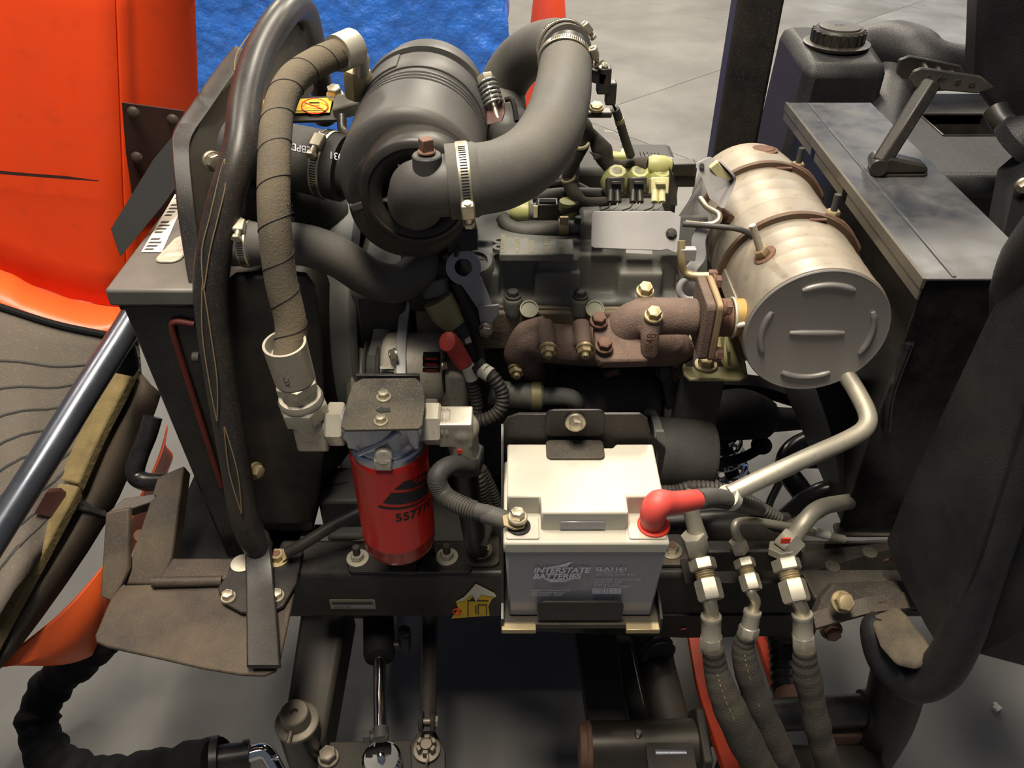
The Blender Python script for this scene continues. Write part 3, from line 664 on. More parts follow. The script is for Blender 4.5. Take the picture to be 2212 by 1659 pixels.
def guard():
    near = [A(560, 1185, .795), A(532, 1130, .80), A(508, 1000, .82), A(482, 850, .845), A(460, 700, .87), A(457, 590, .89), A(482, 450, .925), A(518, 330, .965), A(532, 210, 1.04), A(562, 110, 1.13), A(608, 36, 1.22), A(638, 14, 1.31), A(660, 30, 1.40), A(676, 90, 1.48), A(688, 150, 1.53), A(702, 260, 1.56)]
    o = thing('tube_guard', 'tall bent black tube guard with crimped bends bolted before radiator', 'guard', near[0])
    rr = [.021, .021, .0205, .0205, .021, .022, .0215, .0215, .021, .021, .0205, .0205, .0205, .0205, .0205, .0205]
    part('guard_tube', MB().tube(near, rr, 22, 6), 'black', o)
    # crimp creases
    def ty(py):
        pts_ = [(1185, .795), (1130, .80), (1000, .82), (850, .845), (700, .87), (590, .89), (450, .925), (330, .965), (210, 1.04), (110, 1.13), (36, 1.22)]
        for (y0, a), (y1, b) in zip(pts_, pts_[1:]):
            if y1 <= py <= y0: return a+(b-a)*(y0-py)/(y0-y1)
        return 1.2
    for l in ([(440, 620), (445, 540), (462, 470), (478, 400), (484, 350)], [(438, 620), (446, 720), (460, 820), (468, 900)], [(508, 150), (520, 118), (545, 78), (572, 40)], [(486, 930), (504, 1020), (520, 1100)]):
        n_ = len(l); hw_ = [1.5]+[9]*(n_-2)+[1.5]
        ring = [A(x-h, y, ty(y)-.0205) for (x, y), h in zip(l, hw_)]+[A(x+h, y, ty(y)-.0215) for (x, y), h in reversed(list(zip(l, hw_)))]
        part('crimp', MB().tube(smooth(ring+[ring[0]], 4), .0009, 6, 1), 'brownl', o)
    # flattened foot lying on the step plate
    ft = [A(556, 1160, .80), A(558, 1195, .785), Az(562, 1260, .556), Az(566, 1340, .552), Az(570, 1440, .549)]
    m = MB(); P = smooth(ft, 6); rs = []
    for i, p in enumerate(P):
        t = i/(len(P)-1); hw = .0185+.004*t; hh = .017*max(0, 1-t*2.6)**1.5+.0042
        rs.append([p+V((x_, 0, z_)) for x_, z_ in rrect(2*hw, 2*hh, min(hh, hw)*.8, 4)])
    part('flattened_foot', m.rings(rs), 'black', o)
    # sheet web fixed inside the tube loop
    web = [A(415, 470, .955), A(402, 400, .985), A(394, 320, 1.03), A(400, 285, 1.06), A(440, 232, 1.10), A(530, 115, 1.19), A(600, 30, 1.30), A(650, 45, 1.40), A(678, 190, 1.46), A(640, 260, 1.40), A(560, 330, 1.25), A(520, 400, 1.10), A(480, 480, 1.0), A(440, 540, .95)]
    part('web_sheet', MB().prism(web, (-.004, .002, 0)), mat('lit_olive_sheet', (116, 110, 98), .5, dust=.4, dcol=(128, 118, 96), spk=.2), o)  # lighter tone painted in for the light falling on the web
    part('web_flange', MB().sweep(PX([(430, 640, .90), (410, 520, .94), (398, 420, .975), (390, 330, 1.02), (396, 285, 1.055), (436, 226, 1.10), (478, 165, 1.15), (525, 105, 1.20)]), V((.002, -.004, 0)), V((-.011, .002, .003)), 4), 'black', o, bev=.001)
    bolt(o, A(458, 348, 1.02), V((.7, -.7, .1)), .0105, 'zinc', 1.3)
    bolt(o, A(550, 1017, .855), V((.9, -.4, .1)), .010, 'yzinc', 1.35)
    # foot plate with bolts
    z = .5455
    fp = part('foot_plate', MB().prism([Az(505, 1218, z), Az(540, 1190, z), Az(655, 1185, z), Az(640, 1260, z), Az(612, 1308, z), Az(575, 1326, z), Az(520, 1322, z), Az(480, 1300, z), Az(470, 1270, z)], (0, 0, -.006)), 'black', o, bev=.0015)
    bolt(o, Az(494, 1291, z), Z_, .0088, 'zinc', 1.25); bolt(o, Az(599, 1289, z), Z_, .0088, 'zinc', 1.25)
    p = Az(600, 1207, z+.001); washer_stud(o, p, Z_, .0175, .0110, .004, 'yzinc', 'rustd')
    inst(('wash', .0165, 'fit'), lambda: (MB().lathe((0, 0, -.001), Z_, [(0, .0165), (.0035, .0165), (.004, .015)], 32), 'fit'), 'washer', o, Az(523, 1218, z), Z_)
guard()
def step():
    z = .536
    o = thing('step_plate', 'dusty brown-black step plate with curved edge on the front corner', 'plate', Az(400, 1340, z))
    pl = [(322, 1262), (470, 1258), (640, 1240), (634, 1290), (606, 1420), (596, 1448), (570, 1458), (520, 1456), (440, 1443), (340, 1420), (230, 1396), (207, 1385), (205, 1372), (240, 1290), (262, 1264)]
    part('plate', MB().prism([Az(x, y, z) for x, y in pl], (0, 0, -.006)), 'brownblk', o, bev=.002)
    part('hinge_bar', MB().tube([Az(330, 1258, z+.008), Az(480, 1255, z+.006)], .008, 14, 1), 'brownblk', o)
    part('cross_channel', MB().prism([Az(372, 1205, z+.01), Az(505, 1205, z+.01), Az(490, 1250, z+.01), Az(340, 1252, z+.01)], (0, 0, -.05)), 'brownblk', o, bev=.003)
    part('slant_channel', MB().prism([A(340, 1030, .93), A(398, 1005, .94), A(372, 1205, .83), A(350, 1262, .79), A(262, 1262, .79), A(296, 1170, .84)], (.0, .012, -.03)), 'brownblk', o, bev=.003)
    part('side_plate', MB().prism([A(228, 1108, .86), A(278, 1098, .87), A(276, 1230, .80), A(262, 1262, .78), A(240, 1298, .765), A(216, 1290, .765)], (.003, .008, -.003)), 'brownblk', o, bev=.002)
    part('link_top', MB().prism([A(226, 1112, .86), A(268, 1076, .89), A(336, 1066, .90), A(338, 1082, .90), A(278, 1100, .87)], (0, .005, -.02)), 'brownblk', o, bev=.002)
    part('bolt_end', MB().cyl(A(302, 1156, .86), A(302, 1156, .85), .009), 'rustd', o)
    hk = PX([(330, 900, 1.02), (318, 940, 1.0), (300, 985, .98), (292, 1022, .965), (312, 1040, .955), (362, 1042, .95)])
    single('hook_bar', MB().tube(hk, .0155, 16), 'gloss', 'short black round bar bent into a hook below the radiator', 'bar')
step()

# ================================================================== HOOD TIPPED FORWARD
def hood():
    o = thing('hood', 'bright orange hood tipped open at the front of the machine', 'hood', (-.9, 1.1, .4))
    lt = [(-420, 470, 1.22), (-200, 520, 1.21), (0, 578, 1.20), (70, 612, 1.20), (150, 641, 1.20), (215, 655, 1.20), (275, 662, 1.20)]
    top = PX(lt)
    rows = []
    for p, (px, py, Y) in zip(top, lt):
        q = A(px-38, -330, Y+.09)
        rows.append([p.lerp(q, t) for t in (0, .1, .25, .45, .7, 1)])
    part('inner_wall', MB().grid(rows), 'orange', o, sol=.004, ang=60)
    # side return beyond the fold
    xf = top[-1].x
    # side return: fold line and outer edge both read on upright lines
    f0, f1 = A(275, 662, 1.20), A(237, -330, 1.29); e0, e1 = A(432, 662, 1.27), A(392, -330, 1.36)
    k_ = lambda a, b, z: a.lerp(b, (z-a.z)/(b.z-a.z))
    rows = []
    for t in (0, .08, .16, 1):
        rows.append([k_(f0, f1, z).lerp(k_(e0, e1, z), t)+V((0, .03*math.sin(min(t, .16)/.16*PI/2)*(1 if t < 1 else 1), 0)) for z in (.66, .8, 1.0, 1.2, 1.4)])
    part('side_return', MB().grid(rows), 'orange', o, sol=.004, ang=60)
    lb = [(-420, 540, 1.14), (-200, 592, 1.135), (0, 658, 1.13), (70, 682, 1.13), (150, 704, 1.13), (222, 718, 1.135), (255, 690, 1.16)]
    bot = PX(lb)
    mid = [(a*.5+b*.5)+V((0, -.012, -.004)) for a, b in zip(top, bot)]
    part('lip', MB().grid([smooth(top, 4), smooth(mid, 4), smooth(bot, 4)]), 'orangel', o, sol=.004, ang=70)
    # dark liner sloping down to the seal
    a = smooth(PX([(-420, 545, 1.135), (-200, 597, 1.13), (0, 662, 1.125), (120, 700, 1.125), (225, 722, 1.13), (300, 735, 1.14)]), 4)
    b = smooth(PX([(-420, 2000, .50), (-200, 1720, .58), (0, 1330, .73), (100, 1180, .85), (200, 1000, .98), (285, 850, 1.10)]), 4)
    rows = [[p.lerp(q, t)-Z_*.03*math.sin(PI*t) for t in [i/12 for i in range(13)]] for p, q in zip(a, b)]
    ln = part('liner', MB().grid(rows), 'liner', o, sol=.003, ang=70, label='woven dark grey liner')
    for k_ in (2, 3, 4, 5, 6, 7, 8, 9, 10):
        t = k_/12
        part('liner_rib', MB().tube([p.lerp(q, t)-Z_*.03*math.sin(PI*t)+V((0, -.001, .001)) for p, q in zip(a, b)], .0032, 8, 1), 'engd', ln)
    part('liner_seam', MB().tube([p+V((0, -.004, .003)) for p in a], .006, 8, 1), 'void', o)
    # hinge plate with rivets
    hp = part('hinge_plate', MB().prism([A(263, 222, 1.225), A(396, 240, 1.30), A(390, 470, 1.30), A(292, 470, 1.235), A(272, 330, 1.228)], (0, .004, 0)), 'maroon', o, label='dark maroon hinge plate')
    for px, py, yy in ((288, 243, 1.236), (373, 259, 1.284), (296, 340, 1.238), (378, 347, 1.284)):
        inst('rivet', lambda: (MB().sph((0, 0, 0), .0095, (1, 1, .55), 14), 'brownblk'), 'rivet', hp, A(px, py, yy-.006), -Y_)
    sc = part('scratch', MB().grid([PX([(-40, 365, 1.197), (60, 374, 1.197), (140, 380, 1.197), (214, 390, 1.197)]), PX([(-40, 373, 1.197), (60, 381, 1.197), (140, 387, 1.197), (214, 392, 1.197)])]), 'maroon', o)
    # lower rim skirt and outer skin
    sk_t = smooth(PX([(300, 800, 1.13), (262, 870, 1.08), (165, 1075, .945), (60, 1275, .80), (-60, 1500, .67)]), 4)
    sk_b = smooth(PX([(345, 850, 1.12), (322, 920, 1.06), (226, 1130, .93), (45, 1388, .745), (-60, 1490, .67)]), 4)
    part('rim_skirt', MB().grid([sk_t, [(p*.5+q*.5)+V((.006, -.01, 0)) for p, q in zip(sk_t, sk_b)], sk_b]), 'brownblk', o, sol=.004, ang=70)
    os_ = smooth(PX([(362, 900, 1.14), (345, 990, 1.07), (270, 1150, .95), (150, 1300, .82), (20, 1410, .745), (-80, 1500, .70)]), 4)
    om = smooth(PX([(356, 950, 1.12), (322, 1030, 1.04), (230, 1200, .915), (228, 1290, .85), (100, 1415, .752), (-80, 1450, .70)]), 4)
    oo = smooth(PX([(352, 960, 1.13), (310, 1060, 1.05), (222, 1260, .90), (205, 1370, .84), (120, 1428, .775), (-80, 1428, .72)]), 4)
    part('outer_skin', MB().grid([os_, om, oo, [p-Z_*.05+Y_*.03 for p in oo]]), 'orangel', o, sol=.004, ang=70, sub=1)
    for nm, q in (('foam_seal', [(284, 800, 1.125), (262, 850, 1.085), (210, 950, 1.02), (163, 1056, .95)]), ('foam_seal', [(164, 1062, .945), (90, 1200, .85), (10, 1345, .755), (-60, 1480, .67)])):
        part(nm, MB().sweep([p+V((.0, -.008, .014)) for p in PX(q)], V((.019, -.004, 0)), V((0, 0, .012)), 4), 'foam', o, bev=.003, label='crumbling mustard foam seal')
    part('cross_bracket', MB().prism([A(246, 735, 1.06), A(285, 742, 1.07), A(298, 800, 1.05), A(288, 815, 1.05), A(240, 805, 1.03)], (0, .012, 0)), 'gloss', o, bev=.002)
    part('cross_bracket', MB().prism([A(72, 1110, .87), A(98, 1062, .90), A(128, 1060, .915), A(150, 1078, .92), A(120, 1122, .89)], (0, .008, 0)), 'maroon', o, bev=.002)
    part('bridge_bracket', MB().prism([A(85, 1062, .93), A(118, 1052, .94), A(150, 1062, .945), A(225, 1090, .95), A(238, 1120, .93), A(170, 1100, .92), A(90, 1110, .90)], (0, .004, -.012)), 'gloss', o, bev=.002)
hood()
bar = PX([(300, 660, 1.08), (278, 702, 1.05), (190, 840, .94), (90, 1000, .83), (0, 1140, .745), (-60, 1235, .69)])
single('bumper_tube', MB().tube(bar, .0205, 24, 3), 'steelbar', 'shiny dark steel tube slanting across the open orange hood', 'bar')

# ================================================================== RADIATOR HOSES
def upper_hose():
    pts = PX([(505, 322, 1.07), (560, 332, 1.06), (640, 342, 1.04), (745, 365, 1.02)])
    o = thing('intake_duct_hose', 'fat black rubber duct hose marked in white behind wrapped hose', 'hose', pts[1])
    part('hose_body', MB().tube(pts, .0435, 36), 'rubberd', o)
    d = (pts[-1]-pts[-2]).normalized()
    part('spigot', MB().tube([pts[-1]-d*.02, A(790, 375, 1.03), A(840, 385, 1.02)], .036, 30), 'rubberd', o)
    R = .0438
    ax = (pts[-1]-pts[2]).normalized(); cc = pts[2]
    f, g = V((0, -.62, .78)), None
    g = ax.cross(f).normalized()
    def wr(x0, a0):
        def fn(x, y):
            a = a0-(-y-.0)/R*-1; return cc+ax*(x0+x)+(f*math.cos(a)+V((0, .78, .62))*math.sin(a))*(R+.0018)
        return fn
    text('EBPD 89E', (0, 0, 0), X_, Z_, .013, 'print', o, 'hose_print', wrap=lambda x, y: wr(.034, -.05)(-x, y))
    text('031', (0, 0, 0), X_, Z_, .013, 'print', o, 'hose_print', wrap=lambda x, y: wr(.078, -.05)(-x, y))
    cl = pts[2].lerp(pts[3], .66)
    clamp('hose_clamp', 'worm-drive clamp on the fat black duct hose near air cleaner', cl, ax, .0440, .014, V((.1, -.55, .85)), 'hose clamps')
    return
upper_hose()
def lower_hose():
    pts = PX([(500, 527, .93), (560, 527, .925), (650, 528, .925), (730, 555, .935), (800, 600, .95), (860, 612, .965), (905, 580, .99), (905, 530, 1.03)])
    o = thing('radiator_hose', 'curved grey-black radiator hose sweeping into the engine', 'hose', pts[0])
    part('hose_body', MB().tube(pts, .0268, 28), 'rubber', o)
    part('hose_end', MB().lathe(pts[0], pts[1]-pts[0], [(0, .0255), (0, .0285), (.032, .0285), (.034, .0268)], 28, False), 'rubber', o)
    part('spigot', MB().cyl(pts[0]-V((.03, 0, 0)), pts[0]+V((.005, 0, 0)), .024), 'rubberd', o)
    clamp('hose_clamp', 'worm-drive clamp where the curved radiator hose leaves the radiator', A(533, 527, .925), X_, .0283, .0125, V((0, -.35, .9)), 'hose clamps')
    # dark elbow further back
    single('outlet_duct', MB().tube(PX([(500, 440, 1.03), (560, 436, 1.05), (640, 440, 1.09), (705, 465, 1.13)]), .043, 26), 'rubberd', 'dark moulded duct below the fat marked hose', 'duct')
lower_hose()

# ================================================================== AIR CLEANER AND INTAKE
AC = V((-.121, .905, 1.098))
def air_cleaner():
    o = thing('air_cleaner', 'large round black air cleaner canister with ribbed waist', 'air cleaner', AC-Z_*.09)
    r = .0862
    prof = [(0, .0), (0, .070), (.002, .078), (.006, .084), (.012, r), (.098, r)]
    for k in range(4): prof += [(.100+k*.0115, r+.001), (.1035+k*.0115, r+.001), (.1045+k*.0115, r-.004), (.109+k*.0115, r-.004)]
    prof += [(.148, r), (.152, r-.002), (.236, r-.002)]
    part('body', MB().lathe(AC, Y_, prof+[(.236, 0)], 80), 'plastic', o)
    part('strap', MB().lathe(AC+Y_*.158, Y_, [(0, r-.003), (0, r), (.002, r+.0012), (.056, r+.0012), (.058, r), (.058, r-.003)], 80, False), 'plastic', o)
    th = [math.radians(d_) for d_ in range(108, 151, 6)]
    part('strap_lap', MB().rings([[AC+V((math.cos(t)*q, y_, math.sin(t)*q)) for q, y_ in ((r+.001, .162), (r+.004, .162), (r+.004, .212), (r+.001, .212))] for t in th]), 'plastic', o, bev=.001)
    part('dust_cover', MB().lathe(AC+Y_*.226, Y_, [(0, r-.006), (.002, r+.005), (.012, r+.006), (.018, r+.004), (.022, r), (.070, r-.004), (.084, r-.010), (.090, r-.02), (.090, 0)], 80), 'plastic', o)
    # front volute step and recess
    F = AC+V((.012, 0, .002))
    part('front_step', MB().lathe(F-Y_*.042, Y_, [(0, .040), (0, .054), (-.002, .056), (0, .063), (.004, .066), (.044, .0685)], 64, False), 'plasticd', o, sol=.002)
    part('recess_floor', MB().lathe(F-Y_*.020, Y_, [(0, 0), (0, .058), (.004, .058)], 48), 'plasticd', o)
    for a in (2.0, 3.3, .7, 4.6, 5.6):
        e = V((math.cos(a), 0, math.sin(a)))
        part('fin', MB().prism([F+e*.030-Y_*.05, F+e*.057-Y_*.03, F+e*.057-Y_*.02, F+e*.02-Y_*.02], e.cross(Y_)*.002), 'plastic', o)
    # lower skirt of the volute hanging down to the left
    part('volute', MB().lathe(F+V((-.014, -.014, -.026)), Y_, [(0, 0), (0, .066), (.004, .072), (.02, .075), (.02, 0)], 56), 'plasticd', o)
    part('inlet_lug', MB().box(A(783, 437, .90), (.030, .02, .012), Matrix.Rotation(-.35, 3, 'Y')), 'plastic', o, bev=.003)
    # outlet elbow
    part('outlet_elbow', MB().tube([F-Y_*.015, F+V((0, -.05, -.004)), A(912, 408, .832), A(955, 402, .828), A(1010, 395, .833)], [.034, .033, .033, .0335, .034], 30, 8).sph(A(905, 410, .838), .0335), 'plastic', o, rem=.0028, sm=12)
    t = A(922, 336, .820)
    part('tee', MB().lathe(t-Z_*.034, Z_, [(0, .0165), (.034, .0158), (.0355, .0145), (.0355, 0)], 28), 'plastic', o)
    t = t+Z_*.002
    part('tee_plug', MB().lathe(t+Z_*.001, Z_, [(0, .010), (.003, .0095)], 20).box(t+Z_*.009, (.0125, .0125, .015), Matrix.Rotation(.5, 3, 'Z')), 'rustd', o, bev=.001, label='rusty square plug')
    return o
air_cleaner()
def ac_bracket():
    o = thing('air_cleaner_spring_bolt', 'spring-loaded strap bolt on the right side of the air cleaner', 'bolt', A(1062, 230, 1.10))
    p0, p1 = A(1068, 232, 1.09), A(1052, 178, 1.115); d = (p1-p0).normalized(); L = (p1-p0).length
    part('bolt', MB().cyl(p0-d*.02, p1+d*.01, .004).hexa(p1, d, .012, .010), 'zinc', o)
    u, v = frame(d); hel = [p0+d*L*i/72+(u*math.cos(i*2*PI/12)+v*math.sin(i*2*PI/12))*.0125 for i in range(73)]
    part('coil_spring', MB().tube(hel, .0021, 8, 2), 'spring', o)
    part('strap_lug', MB().prism([A(1050, 240, 1.085), A(1088, 228, 1.095), A(1092, 246, 1.085), A(1085, 262, 1.07), A(1050, 272, 1.06)], (.0, .02, .002)), 'maroon', o, bev=.002)
    single('locking_wire_handle', MB().tube(PX([(1090, 216, 1.13), (1102, 214, 1.13), (1110, 226, 1.12), (1116, 262, 1.10)]), .0035, 10), 'void', 'bent black wire handle beside the strap spring', 'handle')
ac_bracket()
def hose_print_free(): pass
def intake():
    a = [(975, 393, .832), (1030, 388, .835), (1090, 375, .85), (1150, 338, .89), (1192, 278, .94), (1214, 205, 1.015), (1222, 140, 1.08)]
    pts = PX(a)
    o = thing('intake_hose', 'long grey-black intake hose bending up from the air cleaner outlet', 'hose', pts[0])
    part('hose_body', MB().tube(pts, [.0385, .0385, .0385, .0383, .0375, .036, .034], 36, 8), 'rubber', o)
    d0 = (pts[1]-pts[0]).normalized()
    part('hose_end', MB().lathe(pts[0]-d0*.004, d0, [(0, .0365), (0, .0405), (.030, .0405), (.034, .0385)], 40, False), 'rubber', o)
    clamp('hose_clamp', 'worm-drive clamp round the intake hose at the rusty-plugged elbow', A(1003, 391, .834), d0, .0405, .013, V((.2, -.9, -.30)), 'hose clamps')
    d1 = (pts[-1]-pts[-2]).normalized()
    part('joiner', MB().cyl(pts[-1], pts[-1]+d1*.03, .031, n=32), 'plasticd', o)
    c1 = A(1221, 133, 1.092)
    clamp('hose_clamp', 'lower of two clamps at the top of the intake hose', c1, d1, .0345, .010, V((.9, -.1, .35)), 'hose clamps')
    b = PX([(1224, 112, 1.125), (1205, 100, 1.17), (1160, 108, 1.23), (1115, 140, 1.27), (1085, 195, 1.28), (1090, 260, 1.24)])
    o2 = thing('crossover_hose', 'second intake hose arching back down behind the air cleaner', 'hose', b[0])
    part('hose_body', MB().tube(b, [.0345, .036, .037, .037, .037, .036], 32, 8), 'rubber', o2)
    clamp('hose_clamp', 'upper of two clamps at the top of the intake hose', A(1217, 104, 1.14), (b[1]-b[0]), .0352, .010, V((.8, .2, .6)), 'hose clamps')
    single('turbo_inlet', MB().tube(PX([(1085, 255, 1.24), (1100, 300, 1.21), (1130, 335, 1.2)]), [.037, .042, .036], 24).sph(A(1095, 285, 1.215), .042), 'plastic', 'dusty moulded intake housing behind the long intake hose', 'housing', rem=.004)
intake()
def sensor():
    o = thing('intake_sensor', 'black intake sensor plug beside the top of the intake hose', 'sensor', A(1300, 170, 1.1))
    Rm = Matrix.Rotation(.25, 3, 'Y')
    part('sensor_arm', MB().box(A(1285, 162, 1.10), (.030, .02, .016), Rm).prism([A(1275, 150, 1.1), A(1308, 132, 1.1), A(1312, 150, 1.1), A(1290, 155, 1.1)], (0, .012, 0)), 'plasticd', o, bev=.002)
    part('sensor_head', MB().box(A(1304, 172, 1.10), (.018, .02, .034)), 'plasticd', o, bev=.002)
    bolt(o, A(1303, 146, 1.098), V((.3, -.5, .8)), .0055, 'zinc', 1.3)
    part('plug', MB().box(A(1319, 200, 1.10), (.014, .018, .030)), 'plasticd', o, bev=.002)
    part('lead', MB().tube(PX([(1320, 215, 1.1), (1325, 228, 1.11), (1332, 240, 1.115)]), .0016, 8), 'void', o)
    part('sleeve_end', MB().tube(PX([(1329, 236, 1.115), (1335, 252, 1.118), (1338, 262, 1.12)]), .0062, 14), 'rubberd', o)
    part('tape', MB().tube(PX([(1337, 256, 1.119), (1340, 268, 1.122)]), .0067, 14, 1), 'olive', o)
    part('conduit', corr(PX([(1339, 264, 1.12), (1350, 300, 1.13), (1362, 335, 1.15)]), .0068), 'conduit', o)
    o = thing('bolted_lug', 'flat black bracket lug with yellowed bolt right of intake hose', 'bracket', A(1290, 240, 1.15))
    part('lug', MB().box(A(1283, 244, 1.16), (.05, .022, .008)).box(A(1264, 228, 1.16), (.006, .02, .03)), 'black', o, bev=.002)
    bolt(o, A(1288, 233, 1.155), V((0, -.3, 1)), .009, 'yzinc', 1.2, .004)
sensor()
def label_bar():
    o = thing('label_bar', 'black cross bar carrying a yellow warning label beside air cleaner', 'bar', A(650, 230, 1.22))
    part('bar', MB().prism([A(545, 208, 1.24), A(735, 208, 1.24), A(742, 260, 1.20), A(725, 264, 1.20), A(545, 268, 1.20)], (0, .03, -.01)), 'black', o, bev=.004)
    lb = part('warning_label', MB().prism([A(555, 217, 1.226), A(718, 212, 1.228), A(712, 243, 1.208), A(555, 246, 1.208)], (0, .002, 0)), 'yellow', o)
    c = A(680, 229, 1.214); n = V((0, -.5, .85))
    part('prohibition_ring', MB().tube([c+V((math.cos(t)*.020, -.0005+math.sin(t)*.007, math.sin(t)*.009)) for t in [2*PI*i/24 for i in range(25)]], .0009, 6, 1), 'redm', lb)
    part('prohibition_bar', MB().tube([c+V((-.016, -.001, .006)), c+V((.016, -.001, -.006))], .0009, 6, 1), 'redm', lb)
    part('label_line', MB().tube(PX([(570, 240, 1.209), (598, 219, 1.222)]), .0007, 6, 1), 'ink', lb)
    part('label_line', MB().tube(PX([(560, 241, 1.208), (705, 239, 1.208)]), .0006, 6, 1), 'ink', lb)
    part('label_symbol', MB().tube(PX([(668, 222, 1.217), (690, 222, 1.217)]), .0012, 6, 1), 'ink', lb)
    part('arm', MB().sweep(PX([(722, 235, 1.22), (748, 228, 1.19), (775, 220, 1.15)]), V((0, .012, .006)), V((0, -.003, .010)), 3), 'eng', o, bev=.002)
    part('hanger', MB().tube(PX([(738, 250, 1.15), (742, 285, 1.13), (770, 300, 1.11)]), .007, 12), 'black', o)
    bolt(o, A(724, 207, 1.235), V((0, -.3, 1)), .011, 'zinc', 1.2, .012)
label_bar()

# ================================================================== ENGINE
def engine():
    o = thing('engine', 'grey three-cylinder diesel engine block with valve cover', 'engine', (.08, 1.15, .36))
    part('block', MB().bx(-.15, .255, 1.01, 1.36, .50, .80), 'engd', o, bev=.01)
    part('sump', MB().bx(-.20, .25, .875, 1.34, .285, .45), 'engd', o, bev=.02)  # sump made wider and lower to keep lamp light off the floor
    part('front_case', MB().bx(-.235, -.15, .985, 1.33, .40, .90), 'engd', o, bev=.015)
    # head
    part('head', MB().bx(-.14, .262, .985, 1.30, .795, .862), 'headg', o, bev=.004)
    part('head_ledge', MB().prism([A(x, y, .99) for x, y in ((985, 660), (1290, 667), (1470, 667), (1470, 680), (1235, 684), (1150, 684), (1010, 690))], (0, .05, 0)), 'headg', o, bev=.002)
    for px in (1143, 1285):
        part('core_plug', MB().lathe(A(px, 668, .980), V((0, -.55, .85)), [(0, .0135), (.002, .0135), (.002, .0115), (-.006, .0105), (-.006, 0)], 30), 'olivegrey', o)
    text('5121934', A(1178, 679, .9895), X_, V((0, .3, .9)), .010, 'rustd', o, 'cast_number', .001)
    # valve cover as one fused casting
    m = MB()
    zt = .945
    m.bx(-.088, .240, 1.02, 1.20, .870, .935)
    m.prism([V((x, 1.012, .935)) for x in ()] or [V((-.088, 1.03, .93)), V((.24, 1.03, .93)), V((.235, 1.055, zt)), V((-.083, 1.055, zt))], (0, .145, 0)) if False else None
    m.bx(-.082, .235, 1.045, 1.19, .93, zt)
    for xa, xb in ((-.075, -.018), (.032, .098), (.152, .215)):
        m.bx(xa, xb, 1.000, 1.06, .868, .918)
        m.bx(xa+.004, xb-.004, 1.012, 1.08, .912, .932)
    m.bx(-.105, .250, .995, 1.215, .862, .874)
    for px in (1108, 1253, 1393): 
        p = A(px, 650, .985); m.cyl(V((p.x, .992, .852)), V((p.x, .992, .884)), .0135, n=18); m.bx(p.x-.012, p.x+.012, .992, 1.02, .862, .878)
    part('valve_cover', m, 'eng', o, rem=.003, sm=14)
    for px in (1108, 1253):
        p = A(px, 643, .992); bolt(o, V((p.x, .992, .884)), Z_, .0088, 'engd', 1.3)
    part('rating_pad', MB().prism([Az(1078, 549, .953), Az(1240, 549, .953), Az(1238, 516, .953), Az(1082, 512, .953)], (0, 0, -.012)), 'eng', o, bev=.002)
    for k in range(5):
        text(('KJ 3 CYLINDER', 'IMPORTANT', 'EMISSION', 'FUEL 35 MPa', 'LITRES 1.1')[k], Az(1090+k*32, 545, .9535), Y_, -X_, .008, 'olive', o, 'rating_print', .0004)
    part('oil_filler', MB().lathe(A(1030, 570, 1.02)-Z_*.02, V((0, -.35, 1)), [(0, .026), (.03, .025), (.034, .022), (.034, .016), (.030, .015), (.030, 0)], 36), 'eng', o)
    for px, py in ((1005, 527), (1003, 543), (1078, 527), (1078, 541)):
        part('cover_ear', MB().lathe(Az(px, py, .945), Z_, [(0, .009), (.006, .009), (.006, .004), (.001, .004)], 20), 'eng', o)
    part('breather_cap', MB().lathe(A(1278, 488, 1.10)-Z_*.03, V((0, -.2, 1)), [(0, .030), (.028, .030), (.030, .024), (.040, .022), (.042, .018), (.042, 0)], 36), 'eng', o)
    part('breather_body', MB().bx(A(1250, 500, 1.08).x, A(1300, 500, 1.08).x, 1.05, 1.13, .935, .972), 'eng', o, bev=.006)
    bolt(o, A(1250, 478, 1.07), Z_, .006, 'engd', 1.2)
    part('timing_cover', MB().bx(-.15, -.09, .99, 1.15, .86, .94).cyl(A(945, 560, 1.03), A(985, 520, 1.08), .03), 'engd', o, rem=.004)
    part('water_flange', MB().tube(PX([(905, 530, 1.06), (925, 560, 1.05), (945, 600, 1.04)]), .03, 20), 'engd', o)
    for px, py in ((938, 530), (948, 592)): bolt(o, A(px, py, 1.0), V((0, -.6, .8)), .0095, 'engd', 1.3)
    part('sensor_boss', MB().cyl(A(935, 605, .995), A(945, 640, .985), .022, .02), 'eng', o, bev=.003)
    # dark plug disc on the block side
    part('core_plug', MB().lathe(A(1072, 740, 1.005), -Y_, [(0, .022), (.003, .022), (.003, .018), (-.001, .017), (-.001, 0)], 32), 'engd', o)
engine()
